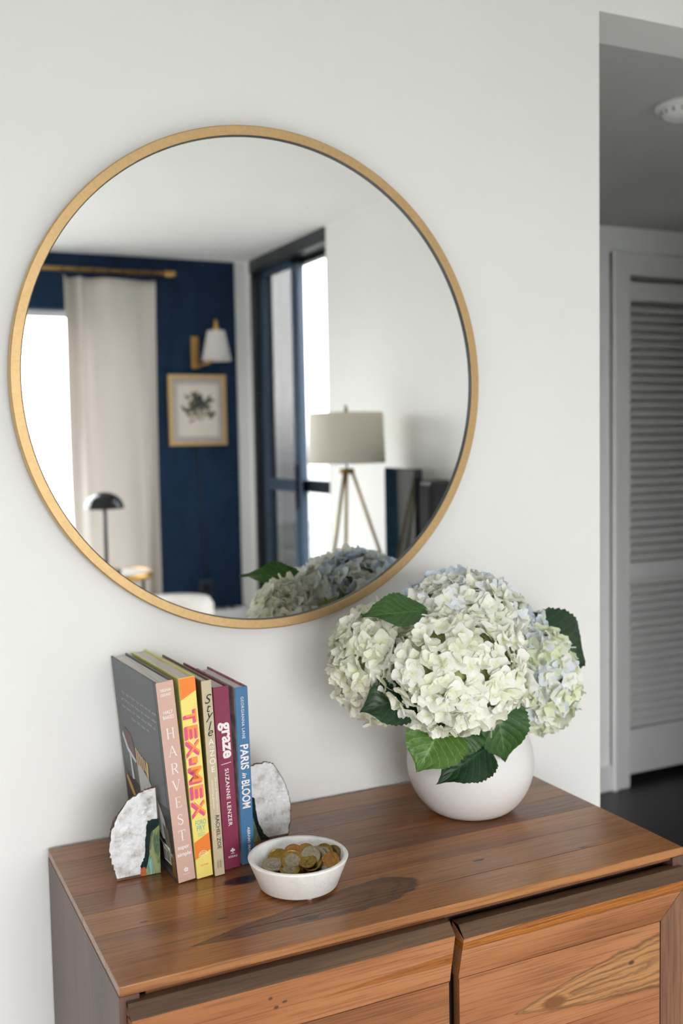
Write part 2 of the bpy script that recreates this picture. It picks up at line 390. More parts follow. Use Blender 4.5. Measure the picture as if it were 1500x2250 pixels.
# balcony door
bd = thing('door_2', 'tall black framed sliding glass balcony door', 'door', (2.34, DY0, 0)); bd['kind'] = 'structure'
mb = MB()
mb.box(2.252, 2.38, DY0, DY0 + 0.030, 0, DZ1); mb.box(2.27, 2.38, DY1 - 0.05, DY1, 0, DZ1)
mb.box(2.245, 2.38, DY0, DY1 - 0.012, DZ1 - 0.075, DZ1); mb.box(2.252, 2.38, DY0, DY1, 0, 0.05)
mb.build('door_frame', M_BLACK, bd)
def sash(x, y0, y1, lw, rw, mat, nm):
    z0, z1 = 0.05, DZ1 - 0.075
    mb = MB(); mb.box(x - 0.02, x + 0.02, y0, y0 + lw, z0, z1, 0.002); mb.box(x - 0.02, x + 0.02, y1 - rw, y1, z0, z1, 0.002)
    mb.box(x - 0.02, x + 0.02, y0, y1, z0, z0 + 0.08); mb.box(x - 0.02, x + 0.02, y0, y1, z1 - 0.03, z1)
    mb.box(x - 0.018, x + 0.018, y0, y1, 1.045, 1.115, 0.002)
    s_ = mb.build(nm, mat, bd)
    for a, b_ in ((z0 + 0.08, 1.045), (1.115, z1 - 0.03)):
        MB().box(x - 0.003, x + 0.003, y0 + lw, y1 - rw, a, b_).build('pane', M_TINTG, s_)
    return s_
s1 = sash(2.318, DY0 + 0.030, -3.815, 0.06, 0.095, M_DOORBLUE, 'door_sash')
s2 = sash(2.36, -4.00, DY1 - 0.05, 0.055, 0.05, M_BLACK, 'door_sash')
# dimming sheet added outside the left sash to tone down the sky
m_scr, t_, b_ = new_mat('pane_dimmer_sheet')
tr = N(t_, 'ShaderNodeBsdfTransparent'); df = N(t_, 'ShaderNodeBsdfDiffuse'); df.inputs[0].default_value = (0.10, 0.11, 0.13, 1)
mx = N(t_, 'ShaderNodeMixShader'); mx.inputs[0].default_value = 0.70
t_.links.new(tr.outputs[0], mx.inputs[1]); t_.links.new(df.outputs[0], mx.inputs[2]); t_.links.new(mx.outputs[0], t_.nodes['Material Output'].inputs[0])
MB().box(2.392, 2.394, -4.75, -4.00, 0.02, DZ1).build('pane_dimmer', m_scr, bd)
MB().box(2.280, 2.300, -3.875, -3.855, 0.95, 1.20, 0.004).build('handle', M_DARKMETAL, bd)
# balcony, railing, distant block outside
M_CONC = plain('pale_concrete', rgb(150, 150, 146), 0.9, var=0.06, scale=8)
struct(MB().box(2.39, 3.9, -6.0, -1.5, -0.08, -0.02).build('floor_balcony', M_CONC))
rl = thing('balcony_railing', 'pale balcony railing outside the sliding door', 'railing', (3.85, -3.9, 0))
MB().box(3.82, 3.87, -6, -1.5, 1.0, 1.05, 0.005).build('handrail', M_TRIM, rl)
MB().box(3.83, 3.86, -6, -1.5, 0.03, 0.07).build('bottom_rail', M_TRIM, rl)
for i in range(31):
    MB().box(3.835, 3.855, -5.95 + i * 0.145, -5.93 + i * 0.145, 0.07, 1.0).build('baluster', M_TRIM, rl)
M_BLD = plain('pale_facade', rgb(176, 182, 178), 0.9, var=0.05, scale=0.3)
M_BLDW = plain('facade_window_glass', rgb(120, 132, 140), 0.2)
for (bx, by, bw, bh, lab) in ((26, -14, 9, 3.4, 'low pale building far off behind the balcony door'), (38, -30, 14, 6.0, 'wide grey building in the haze behind the balcony railing')):
    g = thing('apartment_building', lab, 'building', (bx, by, -12))
    MB().box(bx, bx + 6, by - bw / 2, by + bw / 2, -12, bh).build('facade', M_BLD, g)
    for iz in range(3):
        for iy in range(6):
            yy = by - bw / 2 + bw * (iy + 0.5) / 6; zz = bh - 1.6 - iz * 2.2
            MB().box(bx - 0.05, bx + 0.05, yy - 0.45, yy + 0.45, zz - 0.6, zz + 0.6).build('window', M_BLDW, g)
    MB().box(bx - 0.3, bx + 6.3, by - bw / 2 - 0.3, by + bw / 2 + 0.3, bh, bh + 0.3).build('roof', M_BLD, g)
struct(MB().box(-150, 150, -150, 150, -12.4, -12).build('ground', plain('city_ground', rgb(120, 122, 112), 0.95, var=0.2, scale=0.2)))
# heater cover along the navy wall
ht = thing('baseboard_heater', 'low white heater cover along the foot of the navy wall', 'heater', (0.6, YN, 0))
MB().box(-1.4, 2.17, YN + 0.003, YN + 0.10, 0.02, 0.325, 0.006).build('cover', M_TRIM, ht)
o = MB()
for i in range(60): o.box(-1.35 + i * 0.058, -1.31 + i * 0.058, YN + 0.03, YN + 0.08, 0.3245, 0.327)
o = o.build('vent_slots', M_DARKMETAL, ht); o['kind'] = 'stuff'
MB().box(-1.39, 2.16, YN + 0.01, YN + 0.08, 0.0005, 0.022).build('base', M_DARKMETAL, ht)

# ================================================================== round mirror
MC = Vector((0.5914, 0.0, 1.4333)); RO = 0.381
mir = thing('round_mirror', 'large round wall mirror with a thin brushed gold frame', 'mirror', (MC.x, -0.012, MC.z))
prof = [(0.3663, -0.006), (0.3663, -0.0243), (0.3672, -0.0250), (0.3792, -0.0250), (RO, -0.0235), (RO, -0.005), (0.3663, -0.005)]
MB().lathe([(r, y) for r, y in prof], MC, 160, 'Y').build('frame', M_GOLD, mir)
for p in mir.children[0].data.polygons: p.use_smooth = True
try: mir.children[0].data.set_sharp_from_angle(angle=0.6)
except Exception: pass
m, t, b = new_mat('silvered_mirror_glass')
b.inputs['Base Color'].default_value = (0.93, 0.94, 0.935, 1); b.inputs['Metallic'].default_value = 1; b.inputs['Roughness'].default_value = 0.0
co = N(t, 'ShaderNodeTexCoord').outputs['Object']
vo = N(t, 'ShaderNodeTexVoronoi'); vo.inputs['Scale'].default_value = 95; t.links.new(co, vo.inputs['Vector'])
speck = ramp(t, vo.outputs['Distance'], [(0.0, (1, 1, 1, 1)), (0.055, (1, 1, 1, 1)), (0.075, (0, 0, 0, 1))])
rare = ramp(t, noise_(t, co, 9, 2).outputs[0], [(0.55, (0, 0, 0, 1)), (0.62, (1, 1, 1, 1))])
smear = noise_(t, mapping(t, co, (3, 3, 60), rot=(0, 0.6, 0)), 6, 4, 0.6, 2.0)
sm = ramp(t, smear.outputs[0], [(0.5, (0, 0, 0, 1)), (0.8, (0.008, 0.008, 0.008, 1))])
fac = math_(t, 'ADD', math_(t, 'MULTIPLY', math_(t, 'MULTIPLY', speck, rare), 0.25), sm)
dfs = N(t, 'ShaderNodeBsdfDiffuse'); dfs.inputs[0].default_value = (0.9, 0.9, 0.9, 1)
mx = N(t, 'ShaderNodeMixShader'); t.links.new(fac, mx.inputs[0]); t.links.new(b.outputs[0], mx.inputs[1]); t.links.new(dfs.outputs[0], mx.inputs[2])
t.links.new(mx.outputs[0], t.nodes['Material Output'].inputs[0])
n = 160
disc = [(0.3656 * math.cos(2 * PI * i / n), 0.3656 * math.sin(2 * PI * i / n)) for i in range(n)]
MB().prism(disc, lambda u, v, d: (MC.x + u, d, MC.z + v), -0.0200, -0.0165).build('glass', m, mir)
MB().lathe([(0.36545, -0.0165), (0.36545, -0.0243), (0.3662, -0.0243), (0.3662, -0.0165)], MC, 160, 'Y', False).build('shaded_inner_lip', M_BLACK, mir)  # black ring paints in the shadowed inner side of the gold frame
MB().lathe([(0, -0.0005), (0.345, -0.0005), (0.345, -0.0045), (0, -0.0045)], MC, 64, 'Y', False).build('backing_board', M_DARKMETAL, mir)

# ================================================================== things seen in the mirror
# curtain rod + curtain
YR = -4.38
rod = thing('curtain_rod', 'brass curtain rod mounted high on the navy wall', 'curtain rod', (0.3, YR, 2.300))
MB().tube([(-1.7, YR, 2.296), (1.735, YR, 2.305)], 0.0125, 14).build('pole', M_BRASS, rod)
for x in (-1.71, 1.745): MB().lathe([(0, -0.03), (0.017, -0.03), (0.019, -0.026), (0.019, 0.026), (0.017, 0.03), (0, 0.03)], (x, YR, 2.305 if x > 0 else 2.296), 16, 'X').build('finial', M_BRASS, rod)
for x in (-1.55, 1.69):
    MB().tube([(x, YN + 0.001, 2.30), (x, YR, 2.30)], 0.006, 8).build('bracket', M_DARKMETAL, rod)
cu = thing('curtain', 'long off white linen curtain hanging from the brass rod', 'curtain', (1.39, YR, 0.02))
nx, nz = 120, 40; vs = []; fs = []
for j in range(nz + 1):
    v = j / nz; z = 2.262 - v * 2.24
    xl = 1.128 + 0.05 * v; xr = 1.652 - 0.03 * v
    for i in range(nx + 1):
        u = i / nx
        ph = 2 * PI * (3.6 * u + 0.55 * math.sin(4.3 * u + 1.1 * v + 0.4)) + 0.9 * math.sin(2.6 * v + 3 * u)
        y = YR + 0.040 * math.sin(ph) * (0.70 + 0.35 * math.sin(5 * u + 1.5 + v)) + 0.012 * math.sin(ph * 0.5 + 1.3 * v + 1) + 0.014 * v * math.sin(9 * u - 3 * v)
        vs.append((xl + (xr - xl) * u + 0.006 * math.sin(ph + 1.2), y, z))
for j in range(nz):
    for i in range(nx):
        a = j * (nx + 1) + i; fs.append((a, a + 1, a + nx + 2, a + nx + 1))
cl = MB().add(vs, fs, True).build('cloth', M_CURTAIN, cu)
so = cl.modifiers.new('thickness', 'SOLIDIFY'); so.thickness = 0.002
for i in range(7):
    x = 1.14 + i * 0.083
    r_ = MB(); pts = [(x, YR + 0.018 * math.cos(a), 2.300 + 0.019 * math.sin(a)) for a in [2 * PI * k / 14 for k in range(15)]]
    r_.tube(pts, 0.003, 6, False); r_.build('curtain_ring', M_DARKMETAL, cu)
# wall sconce
sc = thing('wall_sconce', 'brass wall sconce with a white cone shade on navy wall', 'wall lamp', (1.916, YN + 0.01, 1.87))
MB().box(1.893, 1.939, YN + 0.0005, YN + 0.022, 1.775, 1.965, 0.006).build('backplate', M_BRASS, sc)
MB().tube([(1.916, YN + 0.02, 1.80), (1.925, YN + 0.075, 1.79), (1.96, YN + 0.135, 1.80), (2.003, YN + 0.15, 1.86), (2.003, YN + 0.15, 1.99)], 0.007, 10).build('arm', M_BRASS, sc)
MB().lathe([(0.0, 2.055), (0.010, 2.05), (0.012, 2.02), (0.022, 1.985), (0.022, 1.97), (0, 1.97)], (2.003, YN + 0.15, 0), 20).build('finial', M_BRASS, sc)
MB().lathe([(0.052, 1.985), (0.087, 1.812), (0.085, 1.812), (0.050, 1.983), (0.010, 1.985), (0.010, 1.987), (0.052, 1.987)], (2.003, YN + 0.15, 0), 40).build('shade', M_SCONCESHADE, sc)
pts = [(1.916, YN + 0.006, 1.775), (1.92, YN + 0.006, 1.2), (1.935, YN + 0.006, 0.75), (1.95, YN + 0.006, 0.47)]
MB().tube(pts, 0.004, 6).build('cord', plain('dark_navy_cord', rgb(18, 30, 46), 0.6), sc)
MB().box(1.90, 1.985, YN + 0.0005, YN + 0.012, 0.39, 0.505, 0.004).build('outlet_plate', plain('navy_outlet_plastic', rgb(18, 32, 50), 0.35), sc)
MB().box(1.935, 1.965, YN + 0.010, YN + 0.045, 0.435, 0.475, 0.006).build('plug', M_DARKMETAL, sc)
# framed print
fp = thing('framed_print', 'gold framed botanical print hanging below the sconce', 'picture', (1.92, YN + 0.01, 1.527))
x0, x1, z0, z1 = 1.742, 2.098, 1.318, 1.738; fw = 0.022; yb, yf = YN + 0.001, YN + 0.028
for nm, p in (('top', ((x0, z1), (x1, z1), (x1 - fw, z1 - fw), (x0 + fw, z1 - fw))), ('bottom', ((x0, z0), (x1, z0), (x1 - fw, z0 + fw), (x0 + fw, z0 + fw))),
              ('left', ((x0, z0), (x0, z1), (x0 + fw, z1 - fw), (x0 + fw, z0 + fw))), ('right', ((x1, z0), (x1, z1), (x1 - fw, z1 - fw), (x1 - fw, z0 + fw)))):
    MB().prism(p, lambda u, v, d: (u, d, v), yb, yf).build('frame_rail', M_GOLD, fp)
MB().box(x0 + fw - 0.002, x1 - fw + 0.002, YN + 0.004, YN + 0.014, z0 + fw - 0.002, z1 - fw + 0.002).build('mat_board', plain('grey_mat_board', rgb(196, 188, 184), 0.9), fp)
px0, px1, pz0, pz1 = x0 + 0.058, x1 - 0.052, z0 + 0.055, z1 - 0.058
pr_ = MB().box(px0, px1, YN + 0.013, YN + 0.0155, pz0, pz1).build('paper', plain('cream_paper', rgb(226, 217, 205), 0.9, var=0.03, scale=12), fp)
rnd = random.Random(3)
def leafpatch(name, blobs, col):
    mb = MB()
    for (u, v, r, a) in blobs:
        n_ = 9; pl = []
        for k in range(n_):
            th = 2 * PI * k / n_; rr = r * (1 + 0.25 * math.sin(3 * th + a))
            pl.append((u + rr * 1.25 * math.cos(th) * math.cos(a) - rr * .6 * math.sin(th) * math.sin(a), v + rr * 1.25 * math.cos(th) * math.sin(a) + rr * .6 * math.sin(th) * math.cos(a)))
        mb.prism(pl, lambda q, w, d: (q, d, w), YN + 0.0152, YN + 0.0158 + rnd.random() * 0.0006)
    o = mb.build(name, plain(name, col, 0.9), pr_); o['kind'] = 'stuff'
pc = ((px0 + px1) / 2, pz0 + 0.175)
leafpatch('leaf_print', [(pc[0] + rnd.gauss(0, 0.045), pc[1] + 0.022 + rnd.gauss(0, 0.032), 0.012 + rnd.random() * 0.012, rnd.random() * 6) for _ in range(34)], rgb(84, 84, 74))
leafpatch('dark_leaf_print', [(pc[0] + 0.01 + rnd.gauss(0, 0.028), pc[1] + 0.02 + rnd.gauss(0, 0.026), 0.010 + rnd.random() * 0.009, rnd.random() * 6) for _ in range(20)], rgb(52, 56, 54))
leafpatch('petal_print', [(pc[0] + rnd.gauss(0, 0.04), pc[1] - 0.045 + rnd.gauss(0, 0.022), 0.008 + rnd.random() * 0.008, rnd.random() * 6) for _ in range(18)], rgb(168, 154, 138))
# bedside table with a mushroom lamp
TX, TY = 1.235, -3.93
bt = thing('side_table', 'small round white side table with brass rim by the curtain', 'table', (TX + 0.02, TY, 0))
MB().lathe([(0, 0.640), (0.195, 0.640), (0.198, 0.644), (0.198, 0.656), (0.195, 0.660), (0, 0.660)], (TX + 0.02, TY, 0), 48).build('tabletop', M_TABLE, bt)
MB().lathe([(0.1985, 0.630), (0.203, 0.630), (0.203, 0.664), (0.1985, 0.664), (0.1985, 0.630)], (TX + 0.02, TY, 0), 48).build('rim', M_BRASS, bt)
for k in range(3):
    a = k * 2 * PI / 3 + 0.3
    MB().tube([(TX + 0.02 + 0.15 * math.cos(a), TY + 0.15 * math.sin(a), 0.639), (TX + 0.02 + 0.18 * math.cos(a), TY + 0.18 * math.sin(a), 0.0125)], 0.009, 10).build('leg', M_DARKMETAL, bt)
ml = thing('mushroom_lamp', 'black dome table lamp on the round side table', 'lamp', (TX - 0.015, TY, 0.66))
lc = (TX - 0.015, TY, 0)
prof = [(0.101 * math.cos(a), 1.000 + 0.088 * math.sin(a)) for a in [i * PI / 2 / 14 for i in range(15)]] + [(0.0, 1.088)]
MB().lathe(prof + [(0.0, 1.085)] + [(0.098 * math.cos(a), 1.000 + 0.085 * math.sin(a)) for a in [PI / 2 - i * PI / 2 / 14 for i in range(15)]] + [prof[0]], lc, 48).build('dome_shade', M_CHROME, ml)
MB().lathe([(0, 0.6605), (0.075, 0.6605), (0.077, 0.664), (0.077, 0.672), (0.074, 0.676), (0, 0.676)], lc, 40).build('base', M_CHROME, ml)
MB().tube([(lc[0], TY, 0.675), (lc[0], TY, 1.08)], 0.010, 14).build('stem', M_DARKMETAL, ml)
# white pouf
pf = thing('pouf', 'white textured round pouf beside the small side table', 'stool', (1.60, -4.05, 0))
MB().lathe([(0, 0.0405), (0.20, 0.0405), (0.225, 0.06), (0.235, 0.25), (0.23, 0.44), (0.21, 0.475), (0, 0.485)], (1.60, -4.05, 0), 48).build('seat', M_BOUCLE, pf)
MB().lathe([(0, 0.0125), (0.19, 0.0125), (0.19, 0.041), (0, 0.041)], (1.60, -4.05, 0), 40).build('base', M_DARKMETAL, pf)
# console with tripod lamp, dark screen and speaker
cs = thing('console_table', 'white console table against the wall under the tripod lamp', 'table', (2.02, -2.5, 0))
MB().box(1.80, 2.235, -2.95, -2.00, 0.705, 0.74, 0.003).build('tabletop', M_TABLE, cs)
for x in (1.83, 2.205):
    for y in (-2.92, -2.03): MB().box(x - 0.02, x + 0.02, y - 0.02, y + 0.02, 0.0125, 0.705, 0.002).build('leg', M_TABLE, cs)
MB().box(1.82, 2.225, -2.93, -2.02, 0.63, 0.706).build('apron', M_TABLE, cs)
LX, LY = 1.985, -2.60
tl_ = thing('tripod_lamp', 'brass tripod table lamp with a drum shade of taupe linen', 'lamp', (LX, LY, 0.74))
MB().lathe([(0.163, 1.455), (0.170, 1.235), (0.168, 1.235), (0.161, 1.455), (0.163, 1.455)], (LX, LY, 0), 56).build('shade', M_LAMPSHADE, tl_)
MB().tube([(LX, LY, 1.20), (LX, LY, 1.475)], 0.005, 10).build('stem', M_AGED, tl_)
MB().lathe([(0, 1.49), (0.007, 1.486), (0.005, 1.475), (0.009, 1.468), (0.009, 1.455), (0, 1.455)], (LX, LY, 0), 16).build('finial', M_AGED, tl_)
sp_ = MB()
for k in range(3):
    a = k * 2 * PI / 3; sp_.tube([(LX, LY, 1.452), (LX + 0.162 * math.cos(a), LY + 0.162 * math.sin(a), 1.452)], 0.002, 6)
sp_.build('shade_spider', M_AGED, tl_)
MB().lathe([(0, 1.212), (0.030, 1.212), (0.032, 1.208), (0.032, 1.192), (0.030, 1.188), (0, 1.188)], (LX, LY, 0), 24).build('hub', M_AGED, tl_)
for a in (math.radians(140), math.radians(52), math.radians(292)):
    ca, sa = math.cos(a), math.sin(a)
    MB().tube([(LX + 0.026 * ca, LY + 0.026 * sa, 1.196), (LX + 0.19 * ca, LY + 0.19 * sa, 0.748)], 0.0075, 10).build('leg', M_AGED, tl_)
m_scrn, t_, b_ = new_mat('glossy_dark_screen')
b_.inputs['Base Color'].default_value = rgb(16, 34, 36); b_.inputs['Roughness'].default_value = 0.03; b_.inputs['IOR'].default_value = 2.2
tv = thing('screen', 'dark glossy screen standing on the console behind the tripod lamp', 'screen', (2.16, -2.39, 0.74))
TR = Matrix.Translation((2.15, -2.395, 0)) @ Matrix.Rotation(math.radians(7.4), 4, 'Z')
MB().box(-.015, .015, -.18, .18, 0.775, 1.212, 0.004, mat=TR).build('housing', M_CHROME, tv)
MB().box(-.0175, -.0145, -.174, .174, 0.783, 1.206, mat=TR).build('panel', m_scrn, tv)
MB().box(-.04, .05, -.07, .07, 0.7405, 0.752, 0.003, mat=TR).build('base', M_CHROME, tv)
MB().box(0, .012, -.025, .025, 0.75, 0.79, mat=TR).build('neck', M_CHROME, tv)
sk = thing('speaker', 'narrow black speaker standing beside the dark screen', 'speaker', (2.165, -2.15, 0.74))
MB().box(2.12, 2.215, -2.205, -2.105, 0.7405, 1.168, 0.012).build('cabinet', plain('black_speaker_body', rgb(22, 28, 30), 0.4), sk)
MB().box(2.114, 2.122, -2.196, -2.114, 0.76, 1.15, 0.003).build('grille', plain('black_speaker_cloth', rgb(16, 18, 20), 0.9, scale=600), sk)
# potted plant on the balcony
M_LEAF0 = plain('balcony_leaf', rgb(92, 128, 58), 0.6, var=0.15)
pp = thing('potted_shrub', 'leafy green potted shrub on the balcony behind the door glass', 'plant', (2.80, -3.95, -0.02))
MB().lathe([(0, 0.001), (0.12, 0.001), (0.16, 0.30), (0.15, 0.30), (0.145, 0.27), (0, 0.27)], (2.80, -3.95, -0.02), 32).build('pot', M_CONC, pp)
MB().tube([(2.80, -3.95, 0.2), (2.79, -3.94, 0.85)], 0.012, 8).build('stem', plain('bark', rgb(96, 80, 62), 0.9), pp)
rl_ = random.Random(5); lm = MB()
for i in range(160):
    d = Vector((rl_.gauss(0, 1), rl_.gauss(0, 1), rl_.gauss(0, 1))).normalized() * 0.17 * rl_.random() ** 0.4; c = Vector((2.79, -3.94, 0.80)) + Vector((d.x, d.y, d.z * 1.5))
    u = Vector((rl_.gauss(0, 1), rl_.gauss(0, 1), rl_.gauss(0, 1))).normalized(); w = u.orthogonal().normalized()
    lm.add([c, c + u * .025 + w * .014, c + u * .06, c + u * .025 - w * .014], [(0, 1, 2, 3)])
o = lm.build('foliage', M_LEAF0, pp, recalc=False); o['kind'] = 'stuff'

# ================================================================== sideboard
ZT = 0.763; SX0, SX1, SY0, SY1 = 0.238, 1.036, -0.434, -0.012
W_TOP = wood('sideboard_wood_top', 'X', [(0.20, rgb(108, 68, 38)), (0.42, rgb(142, 92, 52)), (0.62, rgb(158, 106, 60)), (0.85, rgb(182, 128, 76))], 0.26, coat=0.08,
             figures=((-0.150, -0.146, 0.165, 0.034, 0.10, rgb(112, 74, 46), rgb(78, 50, 31)),),
             spots=((-0.335, -0.074, 0.006, 0.0022, rgb(58, 36, 22)), (-0.247, -0.111, 0.008, 0.002, rgb(58, 36, 22)), (-0.154, -0.160, 0.016, 0.007, rgb(60, 38, 24)), (-0.186, -0.020, 0.030, 0.014, rgb(40, 25, 17)), (0.277, -0.145, 0.007, 0.003, rgb(58, 36, 22)), (0.122, -0.113, 0.012, 0.004, rgb(84, 56, 38))))
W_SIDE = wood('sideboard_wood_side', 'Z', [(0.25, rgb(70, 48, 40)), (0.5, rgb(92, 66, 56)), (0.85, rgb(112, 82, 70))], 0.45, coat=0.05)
FR = [(0.22, rgb(120, 72, 38)), (0.42, rgb(152, 96, 56)), (0.62, rgb(172, 114, 72)), (0.85, rgb(186, 130, 88))]
W_RAIL = wood('sideboard_wood_rail', 'X', FR, 0.36, figures=((-0.06, 0.700, 0.10, 0.007, 0.02, rgb(166, 100, 38), rgb(112, 68, 30)),),
              spots=((-0.232, 0.715, 0.004, 0.003, rgb(92, 54, 28)), (-0.224, 0.701, 0.004, 0.003, rgb(92, 54, 28)), (-0.214, 0.706, 0.004, 0.002, rgb(92, 54, 28))))
W_RAILR = wood('sideboard_wood_rail_golden', 'X', FR, 0.36, figures=((0.24, 0.7215, 0.30, 0.0170, 0.03, rgb(178, 108, 34), rgb(96, 58, 24)),))
W_STILE = wood('sideboard_wood_stile', 'Z', [(0.22, rgb(100, 66, 46)), (0.5, rgb(128, 88, 62)), (0.85, rgb(148, 104, 76))], 0.36)
W_GOLD = wood('sideboard_wood_gold', 'Z', [(0.22, rgb(124, 74, 28)), (0.5, rgb(164, 104, 46)), (0.85, rgb(184, 124, 62))], 0.36)
W_EDGE_SHADED = wood('sideboard_wood_edge_shaded', 'X', [(0.22, rgb(62, 46, 34)), (0.5, rgb(88, 66, 48)), (0.85, rgb(112, 86, 62))], 0.34)
W_PANR = wood('sideboard_wood_panel', 'X', FR, 0.36, figures=((0.270, 0.610, 0.165, 0.042, 0.06, rgb(176, 126, 78), rgb(96, 58, 26)),), spots=((0.165, 0.603, 0.006, 0.005, rgb(70, 40, 22)), (0.30, 0.622, 0.007, 0.004, rgb(84, 50, 26)), (0.17, 0.600, 0.022, 0.010, rgb(120, 74, 36))))
W_PANL = wood('sideboard_wood_panel_plain', 'X', FR, 0.36, figures=())
W_DARK = plain('sideboard_dark_inside', rgb(52, 36, 24), 0.6)
sb = thing('sideboard', 'glossy reddish brown wooden sideboard with two dished doors', 'cabinet', ((SX0 + SX1) / 2, (SY0 + SY1) / 2, 0))
TH = 0.0115
bounds = [SY0, -0.372, -0.308, -0.246, -0.187, -0.128, -0.070, SY1]
tints = [(1.02, .98, .94, .11), (.93, .92, .92, .37), (1.08, 1.04, 1.0, .55), (.80, .78, .78, .73), (1.06, 1.01, .97, .91), (.76, .74, .74, .29), (.95, .92, .90, .67)]
for i in range(7):
    y0, y1 = bounds[i], bounds[i + 1]; g = 0.00022
    a = SX0 + 0.0005
    mb = MB().box(a, SX1, y0 + (g if i else 0), y1 - g, ZT - TH, ZT, 0.0011 if i == 0 else 0.0004)
    mb.build('plank', W_TOP, sb, color=tints[i])
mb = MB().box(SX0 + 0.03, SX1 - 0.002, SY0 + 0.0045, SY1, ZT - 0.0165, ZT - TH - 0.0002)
mb.build('sub_top', W_RAIL, sb, color=(.42, .36, .32, .3))  # tint darkened to paint the shadow band under the top's overhang
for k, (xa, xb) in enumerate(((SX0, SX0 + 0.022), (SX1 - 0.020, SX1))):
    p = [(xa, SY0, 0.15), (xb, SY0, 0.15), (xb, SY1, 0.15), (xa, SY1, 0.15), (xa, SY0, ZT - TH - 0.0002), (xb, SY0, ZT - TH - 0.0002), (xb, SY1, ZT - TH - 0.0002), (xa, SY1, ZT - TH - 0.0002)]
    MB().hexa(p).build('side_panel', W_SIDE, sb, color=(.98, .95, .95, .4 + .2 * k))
MB().box(SX0 + 0.022, SX1 - 0.020, SY0 + 0.006, SY1 - 0.002, 0.15, 0.172).build('floor_board', W_DARK, sb)
MB().box(SX0 + 0.022, SX1 - 0.020, SY1 - 0.010, SY1 - 0.002, 0.172, ZT - 0.0185).build('back_board', W_DARK, sb)
MB().box(SX0 + 0.022, SX1 - 0.020, SY0 + 0.02, SY0 + 0.03, 0.172, ZT - 0.019).build('inner_front', W_DARK, sb)
for x in (SX0 + 0.03, SX1 - 0.075):
    for y in (SY0 + 0.03, SY1 - 0.075):
        MB().hexa([(x + .008, y + .008, 0.0005), (x + .037, y + .008, 0.0005), (x + .037, y + .037, 0.0005), (x + .008, y + .037, 0.0005), (x, y, .15), (x + .045, y, .15), (x + .045, y + .045, .15), (x, y + .045, .15)]).build('leg', W_SIDE, sb)
